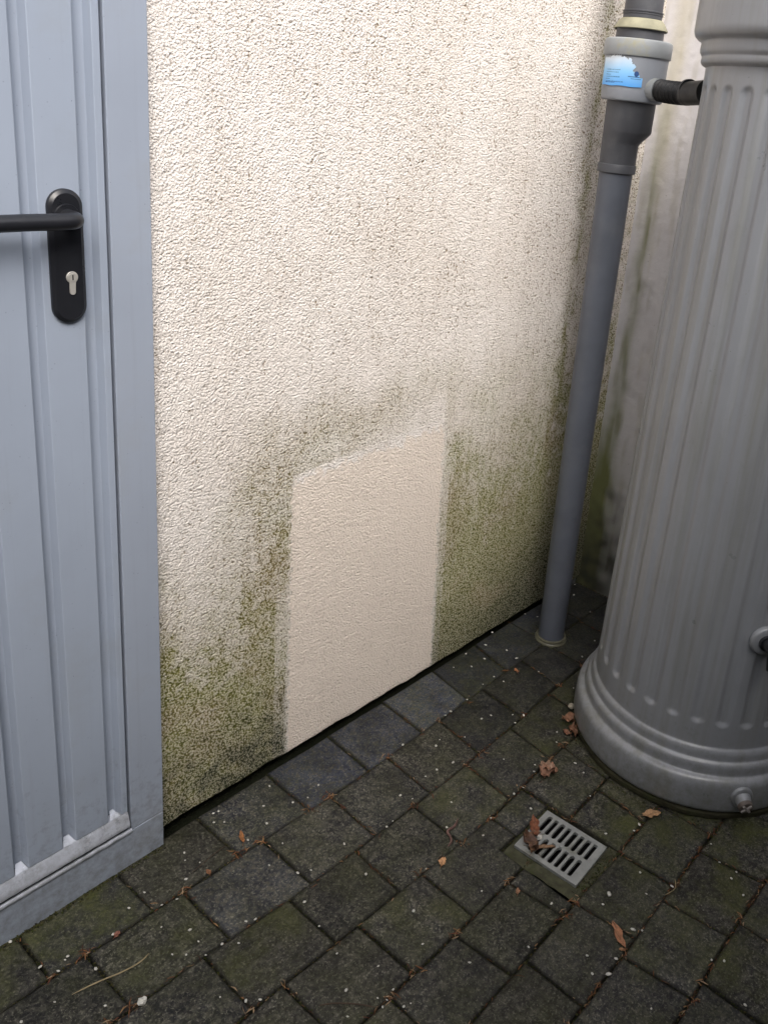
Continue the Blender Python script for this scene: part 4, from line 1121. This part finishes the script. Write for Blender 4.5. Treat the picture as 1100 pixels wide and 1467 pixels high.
def build_grains():
    base = []
    for k in range(4):
        bm = bmesh.new()
        bmesh.ops.create_icosphere(bm, subdivisions=1, radius=1.0)
        rr = random.Random(k)
        for v in bm.verts:
            v.co *= 1 + rr.uniform(-0.10, 0.10)
            v.co.x *= 1.2 + 0.15 * k; v.co.z *= 0.45
        me = bpy.data.meshes.new("white_grit"); bm.to_mesh(me); bm.free()
        me.materials.append(M_grain)
        me.polygons.foreach_set("use_smooth", [True] * len(me.polygons))
        base.append(me)
    ordw = ["", "second ", "third ", "fourth ", "fifth ", "sixth ", "seventh ", "eighth ", "ninth ", "tenth ", "eleventh ", "twelfth ", "thirteenth ", "fourteenth ", "fifteenth ", "sixteenth ", "seventeenth ", "eighteenth ", "nineteenth ", "twentieth "]
    for i, (x, y, k) in enumerate(GR):
        o = bpy.data.objects.new("grit_grain", base[i % 4]); COL.objects.link(o)
        s = 0.0036 * k ** 0.6 * random.uniform(0.55, 1.15)
        o.scale = (s, s, s); o.location = (x, y, 0.0035 + s * 0.28); o.rotation_euler = (0, 0, random.uniform(0, 6.28))
        best = None
        for nm, (lx, ly) in MARKS.items():
            dist = math.hypot(x - lx, y - ly)
            rank = sum(1 for g in GR if math.hypot(g[0] - lx, g[1] - ly) < dist - 1e-9)
            if best is None or (rank, dist) < best[0]: best = ((rank, dist), nm)
        rank, nm = best[0][0], best[1]
        size = "larger" if k > 1.3 else "small"
        if rank < len(ordw):
            lab = f"{size} white grit grain, {ordw[rank]}nearest to {nm}"
        else:
            lab = f"{size} white grit grain lying on the dark damp pavers"
        tag(o, lab, "grit", "white grit grains scattered over the paving")
MARKS = {"the downpipe foot": (1.906, -0.18), "the earthworm": (0.93, -0.54), "the orange leaf by the worm": (0.835, -0.59), "the drain's left corner": (1.014, -0.687),
 "the drain's right corner": (1.202, -0.879), "the drain's near corner": (1.035, -0.885), "the drain's far corner": (1.181, -0.685), "the crumpled leaf": (1.304, -0.596), "the cream pebble": (1.620, -0.470),
 "the flat tan leaf": (1.393, -0.909), "the narrow orange leaf": (0.979, -1.05), "the pale straw twig": (0.10, -0.278), "the dark curved twig": (0.395, -0.70),
 "the door frame's bottom corner": (0.369, -0.03), "the patch's bottom left corner": (0.794, -0.01), "the patch's bottom right corner": (1.421, -0.01),
 "the rusty leaf scrap": (0.518, -0.158), "the butt's drain plug": (1.54, -1.12), "the white crumb by the joint": (0.105, -0.376), "the picture's bottom left corner": (-0.117, -0.207),
 "the picture's bottom right corner": (1.032, -1.418), "the reddish scrap by the door": (0.15, -0.19), "the tan scrap left of the drain": (0.905, -0.79), "the scrap between wall and door": (0.395, -0.19), "the orange scrap by the downpipe": (1.64, -0.218)}
build_grains()

def sliver(verts, faces, cols, p, ang, L, w, col, lift=0.0, bend=0.3, z=0.0):
    d = Vector((math.cos(ang), math.sin(ang), 0)); n = Vector((-d.y, d.x, 0))
    k0 = len(verts)
    for t, ww in ((0, 0.35), (0.5, 1.0), (1, 0.25)):
        c = Vector(p) + d * (t - 0.5) * L + n * bend * L * (t - 0.5) ** 2
        c.z = z + lift * math.sin(math.pi * t) + random.uniform(0, 0.002)
        verts.append(c - n * w * ww); verts.append(c + n * w * ww + Vector((0, 0, random.uniform(-0.001, 0.0015))))
        cols += [col, col]
    faces.append((k0, k0+2, k0+3, k0+1)); faces.append((k0+2, k0+4, k0+5, k0+3))

def litter_obj(name, verts, faces, cols, mat, label, cat):
    me = bpy.data.meshes.new(name); me.from_pydata([tuple(v) for v in verts], [], faces)
    a = me.color_attributes.new("tint", 'FLOAT_COLOR', 'POINT')
    a.data.foreach_set("color", np.array([(*c, 1) for c in cols], np.float32).ravel())
    o = link(name, me, mat); tag(o, label, cat, None, "stuff"); return o

BR = [(0.15, 0.065, 0.030), (0.18, 0.085, 0.038), (0.09, 0.045, 0.022), (0.22, 0.13, 0.065), (0.05, 0.028, 0.018), (0.11, 0.042, 0.024), (0.30, 0.21, 0.13)]
def build_litter():
    verts, faces, cols = [], [], []
    rr = random.Random(3)
    segs = []
    for r in range(1, 10):
        wgt = {1: 0.40, 2: 0.75, 3: 0.65, 4: 0.55, 5: 0.85, 6: 1.25, 7: 1.25, 8: 1.0, 9: 0.9}[r]
        x = -0.4
        while x < 2.2:
            x2 = x + 0.05
            segs.append(((x, Ly(r, x)), (x2, Ly(r, x2)), wgt * (0.35 if x > 1.5 and r < 5 else 1.0) * (0.4 if x < 0.2 and r == 1 else 1)))
            x = x2
    for r, row in enumerate(rows[:9]):
        for a in row:
            segs.append(((a[0], Ly(r, a[0])), (a[1], Ly(r+1, a[1])), 0.8 if r > 0 else 0.5))
    for (ax_, ay_), (bx_, by_), w in segs:
        L = math.hypot(bx_ - ax_, by_ - ay_)
        clump = rr.random() ** 1.5 * 1.9
        n = int(L * 165 * w * clump * (0.55 if L > 0.1 else 1.0))
        base = math.atan2(by_ - ay_, bx_ - ax_)
        for _ in range(n):
            t = rr.random()
            px = ax_ + (bx_ - ax_) * t + rr.gauss(0, 0.0032); py = ay_ + (by_ - ay_) * t + rr.gauss(0, 0.0032)
            if GX0 + 0.03 < px < GX1 - 0.015 and GY0 + 0.02 < py < GY1 - 0.01: continue
            if (px - BC.x) ** 2 + (py - BC.y) ** 2 < 0.15: continue
            c = rr.choice(BR); k = rr.uniform(0.5, 1.1)
            sliver(verts, faces, cols, (px, py, 0), base + rr.gauss(0, 0.45), rr.uniform(0.004, 0.022), rr.uniform(0.0005, 0.0016), tuple(v * k for v in c), rr.uniform(0, 0.003), rr.uniform(-0.4, 0.4), rr.uniform(-0.007, 0.001))
    # corner crossings catch more
    for r, row in enumerate(rows[:9]):
        for a in row:
            for (px0, py0) in ((a[0], Ly(r, a[0])), (a[1], Ly(r+1, a[1]))):
                if py0 > -0.05: continue
                for _ in range(int(rr.random() ** 2.2 * 16)):
                    px = px0 + rr.gauss(0, 0.009); py = py0 + rr.gauss(0, 0.008)
                    if GX0 + 0.03 < px < GX1 - 0.015 and GY0 + 0.02 < py < GY1 - 0.01: continue
                    if (px - BC.x) ** 2 + (py - BC.y) ** 2 < 0.15: continue
                    c = rr.choice(BR)
                    sliver(verts, faces, cols, (px, py, 0), rr.uniform(0, 6.28), rr.uniform(0.006, 0.028), rr.uniform(0.0006, 0.0022), c, rr.uniform(0, 0.004), rr.uniform(-0.5, 0.5), rr.uniform(-0.004, 0.003))
    litter_obj("joint_litter", verts, faces, cols, M_litter, "brown needles and leaf crumbs caught in the paver joints", "litter")
    # moss and grit in joints and along the door threshold
    verts, faces, cols = [], [], []
    MG = [(0.045, 0.055, 0.012), (0.03, 0.035, 0.012), (0.06, 0.055, 0.02), (0.02, 0.02, 0.012), (0.07, 0.065, 0.035)]
    def crumb(px, py, s, z):
        c = rr.choice(MG); k0 = len(verts)
        a = rr.uniform(0, 6.28)
        for q in range(3):
            verts.append(Vector((px + s * math.cos(a + q * 2.1), py + s * math.sin(a + q * 2.1), z))); cols.append(c)
        verts.append(Vector((px, py, z + s * 1.1))); cols.append(c)
        for q in range(3): faces.append((k0 + q, k0 + (q+1) % 3, k0 + 3))
    for (ax_, ay_), (bx_, by_), w in segs:
        L = math.hypot(bx_ - ax_, by_ - ay_)
        for _ in range(int(L * 480)):
            t = rr.random(); px = ax_ + (bx_ - ax_) * t + rr.gauss(0, 0.003); py = ay_ + (by_ - ay_) * t + rr.gauss(0, 0.003)
            if GX0 + 0.03 < px < GX1 - 0.015 and GY0 + 0.02 < py < GY1 - 0.01: continue
            crumb(px, py, rr.uniform(0.001, 0.0036), rr.uniform(-0.012, -0.0015))
    for _ in range(900):
        px = rr.uniform(-0.4, 0.369); d = abs(rr.gauss(0, 0.006))
        crumb(px, -0.033 - d, rr.uniform(0.001, 0.0035), rr.uniform(-0.002, 0.002))
    for _ in range(500):
        a = rr.uniform(0, 6.28); rad = 0.388 + abs(rr.gauss(0, 0.012))
        crumb(BC.x + rad * math.cos(a), BC.y + rad * math.sin(a), rr.uniform(0.001, 0.004), 0.0)
    for _ in range(260):
        a = rr.uniform(0, 6.28); rad = 0.062 + abs(rr.gauss(0, 0.02))
        crumb(1.9057 + rad * math.cos(a), -0.1794 + rad * math.sin(a), rr.uniform(0.001, 0.004), 0.0)
    for _ in range(500):
        crumb(rr.uniform(0.986, 1.214), rr.choice((rr.uniform(-0.915, -0.886), rr.uniform(-0.915, -0.886), -0.675)), rr.uniform(0.001, 0.003), -0.006)
    litter_obj("joint_moss", verts, faces, cols, M_litter, "dark moss and grit crumbs packed in the paver joints", "moss")
build_litter()

def leaf(x, y, ang, L, W, col, label, curl=0.4, z=0.004, seed=0, crumple=0.25, name="fallen_leaf", group=None):
    rr = random.Random(seed)
    nu, nv = 12, 6
    ph = [rr.uniform(0, 6.28) for _ in range(6)]
    verts, faces, cols = [], [], []
    for i in range(nu + 1):
        t = i / nu
        w = W * (math.sin(math.pi * (t * 0.94 + 0.03)) ** 0.7) * (1 + 0.14 * math.sin(t * 19 + ph[0]))
        for j in range(nv + 1):
            s = j / nv * 2 - 1
            xx = (t - 0.5) * L + 0.05 * L * math.sin(s * 4 + ph[1]); yy = s * w / 2 + 0.07 * W * math.sin(t * 9 + ph[2])
            zz = curl * abs(s) ** 1.6 * W * 0.30 + crumple * W * 0.28 * (math.sin(t * 8 + s * 3 + ph[3]) + math.sin(t * 15 - s * 6 + ph[4])) * 0.5
            zz += 0.10 * L * curl * (t - 0.5) ** 2 * 4
            verts.append((xx, yy, zz + crumple * W * 0.2))
            k = rr.uniform(0.75, 1.15) * (0.7 if abs(s) < 0.12 else 1)
            cols.append(tuple(c * k for c in col))
    for i in range(nu):
        for j in range(nv):
            a = i * (nv+1) + j; faces.append((a, a+1, a+nv+2, a+nv+1))
    k0 = len(verts)   # stalk
    for t in (0, 1):
        for q in range(3):
            verts.append((-0.5 * L - 0.22 * L * t, 0.0008 * math.cos(q*2.1) + 0.04 * L * t, 0.0012 + 0.0008 * math.sin(q*2.1))); cols.append(tuple(c * 0.6 for c in col))
    for q in range(3): faces.append((k0+q, k0+(q+1)%3, k0+3+(q+1)%3, k0+3+q))
    mz = min(v[2] for v in verts)
    me = bpy.data.meshes.new(name); me.from_pydata([(v[0], v[1], v[2] - mz) for v in verts], [], faces)
    me.polygons.foreach_set("use_smooth", [True] * len(me.polygons))
    a = me.color_attributes.new("tint", 'FLOAT_COLOR', 'POINT'); a.data.foreach_set("color", np.array([(*c, 1) for c in cols], np.float32).ravel())
    o = link(name, me, M_leaf, loc=(x, y, z)); o.rotation_euler = (0, 0, ang)
    tag(o, label, "leaf", group); return o

leaf(1.300, -0.598, 0.2, 0.062, 0.050, (0.26, 0.135, 0.085), "crumpled reddish brown leaf on the pavers between drain and water butt", 0.9, 0.003, 1, 0.9)
leaf(1.312, -0.590, 1.9, 0.045, 0.034, (0.30, 0.19, 0.13), "small pale curled leaf on top of the crumpled leaf between drain and butt", 1.0, 0.010, 12, 0.9)
leaf(1.560, -0.515, 2.3, 0.070, 0.040, (0.24, 0.12, 0.07), "long curled brown leaf against the left side of the water butt base", 1.0, 0.003, 2, 0.8)
leaf(1.520, -0.552, 0.7, 0.052, 0.036, (0.19, 0.095, 0.055), "darker curled leaf nearest the camera beside the water butt base", 1.0, 0.003, 3, 0.8)
leaf(1.500, -0.535, 1.5, 0.030, 0.018, (0.21, 0.10, 0.06), "small torn leaf piece beside the two curled leaves at the butt", 0.7, 0.003, 13, 0.6)
leaf(1.393, -0.909, -0.55, 0.056, 0.028, (0.42, 0.25, 0.13), "flat tan leaf lying alone in front of the water butt", 0.3, 0.004, 4, 0.3)
leaf(0.979, -1.050, 0.95, 0.074, 0.020, (0.36, 0.17, 0.09), "narrow lobed orange brown leaf on the pavers below the drain", 0.4, 0.004, 5, 0.6)
leaf(0.955, -1.075, 2.4, 0.018, 0.009, (0.30, 0.16, 0.08), "tiny leaf scrap beside the narrow orange brown leaf", 0.3, 0.003, 15, 0.3)
leaf(0.835, -0.590, 0.5, 0.028, 0.019, (0.50, 0.28, 0.14), "small smooth orange leaf near the earthworm", 0.7, 0.003, 6, 0.15)
leaf(1.103, -0.696, 0.75, 0.070, 0.026, (0.22, 0.085, 0.045), "red brown leaf across the top corner of the drain grate", 0.8, 0.004, 7, 0.9)
leaf(1.050, -0.722, 1.35, 0.060, 0.034, (0.11, 0.060, 0.038), "dark crumpled leaf on the left corner of the drain grate", 1.0, 0.004, 8, 1.0)
leaf(1.062, -0.752, -0.9, 0.070, 0.014, (0.25, 0.15, 0.085), "thin twisted tan leaf lying over the drain slots", 0.8, 0.006, 9, 0.8)
leaf(1.075, -0.708, 2.5, 0.050, 0.016, (0.17, 0.085, 0.045), "narrow dark brown leaf strand over the left end of the drain grate", 0.8, 0.008, 18, 1.0)
leaf(1.040, -0.738, 0.3, 0.036, 0.018, (0.20, 0.11, 0.06), "small curled brown leaf at the very left corner of the drain grate", 0.9, 0.006, 19, 1.0)
leaf(0.518, -0.158, 1.1, 0.040, 0.012, (0.34, 0.15, 0.06), "rusty fern like leaf scrap on the joint near the wall", 0.7, 0.003, 10, 0.7)
leaf(0.395, -0.190, 1.4, 0.018, 0.011, (0.22, 0.10, 0.05), "tiny brown leaf scrap between wall and door threshold", 0.5, 0.003, 11, 0.5)
leaf(0.150, -0.190, 0.4, 0.018, 0.012, (0.22, 0.09, 0.06), "tiny reddish leaf scrap on the mossy paver in front of the door", 0.4, 0.003, 14, 0.6)
leaf(1.640, -0.218, 1.1, 0.026, 0.012, (0.30, 0.13, 0.06), "small orange brown leaf scrap near the foot of the downpipe", 0.5, 0.003, 16, 0.6)
leaf(0.905, -0.790, 0.6, 0.020, 0.010, (0.30, 0.16, 0.09), "small tan leaf scrap on the paver left of the drain", 0.5, 0.003, 17, 0.5)

def wiggle(name, pts, rad, mat, label, cat, seg=8, kids=None):
    P = [Vector(p) for p in pts]
    out = []
    n = len(P)
    for i in range(n - 1):
        p0, p1, p2, p3 = P[max(i-1, 0)], P[i], P[i+1], P[min(i+2, n-1)]
        for k in range(6):
            t = k / 6
            out.append(0.5 * ((2*p1) + (-p0+p2)*t + (2*p0-5*p1+4*p2-p3)*t*t + (-p0+3*p1-3*p2+p3)*t**3))
    out.append(P[-1])
    m = len(out)
    o0 = out[0].copy()
    rr_ = [rad * min(1, 0.3 + 5 * min(i, m - 1 - i) / m) for i in range(m)]
    bm = bmesh.new(); tube_bm(bm, [p - o0 for p in out], rr_, seg)
    o = bm_obj(name, bm, mat, smooth=True, loc=o0); tag(o, label, cat); return o
wiggle("earthworm", [(0.975, -0.522, 0.006), (0.958, -0.530, 0.006), (0.944, -0.533, 0.006), (0.930, -0.530, 0.006), (0.918, -0.534, 0.006), (0.914, -0.548, 0.006), (0.902, -0.562, 0.006), (0.884, -0.566, 0.006)], 0.0036, M_worm, "pinkish brown earthworm lying across the pavers left of the drain", "earthworm", 10)
M_twig = mat_plain("pale_twig", (0.30, 0.24, 0.14), 0.7, 0.2)
M_twigd = mat_plain("dark_twig", (0.07, 0.05, 0.035), 0.7, 0.2)
wiggle("twig", [(0.012, -0.255, 0.005), (0.06, -0.268, 0.007), (0.110, -0.285, 0.008), (0.150, -0.290, 0.006), (0.175, -0.285, 0.006)], 0.0016, M_twig, "pale straw twig on the pavers by the bottom left of the door", "twig")
wiggle("twig", [(0.360, -0.655, 0.005), (0.375, -0.668, 0.007), (0.390, -0.680, 0.006), (0.420, -0.715, 0.006), (0.445, -0.752, 0.005)], 0.0017, M_twigd, "dark curved twig on the pavers at the bottom centre", "twig")
wiggle("twig", [(0.365, -0.162, 0.005), (0.40, -0.158, 0.005), (0.44, -0.152, 0.005), (0.475, -0.150, 0.005)], 0.0010, M_twigd, "thin dark twig on the paver beside the wall and door corner", "twig")
wiggle("twig", [(1.235, -1.070, 0.005), (1.205, -1.085, 0.007), (1.17, -1.075, 0.005)], 0.0012, M_twig, "short pale stalk on the paver right of the narrow orange leaf", "twig")
wiggle("twig", [(0.862, -0.566, 0.005), (0.85, -0.575, 0.005), (0.838, -0.572, 0.005)], 0.0012, M_twigd, "short dark twig just below the earthworm", "twig")

def pebble(x, y, r, mat, label, cat, lump=0.25, seed=1, flat=0.7, name="pebble"):
    bm = bmesh.new(); bmesh.ops.create_icosphere(bm, subdivisions=2, radius=r)
    rr = random.Random(seed)
    for v in bm.verts:
        v.co *= 1 + rr.uniform(-lump, lump); v.co.z *= flat
    o = bm_obj(name, bm, mat, smooth=lump < 0.2, loc=(x, y, r * flat * 0.8 + 0.001)); tag(o, label, cat)
pebble(1.620, -0.470, 0.0125, M_bone, "cream rounded pebble beside the leaves at the water butt base", "pebble", 0.08, 2)
pebble(0.105, -0.376, 0.0085, M_grain, "rough white crumb lying on the joint at the bottom left", "crumb", 0.35, 3, 0.8, "white_crumb")
pebble(1.088, -0.726, 0.0080, M_grain, "white crumb among the leaves on the drain grate", "crumb", 0.25, 5, 0.8, "white_crumb")

# ------------------------------------------------------------------ to real size
for me in bpy.data.meshes:
    if me.users: me.transform(Matrix.Scale(S, 4))
for o in bpy.data.objects:
    if o.type in {'MESH', 'EMPTY'}:
        o.location = o.location * S
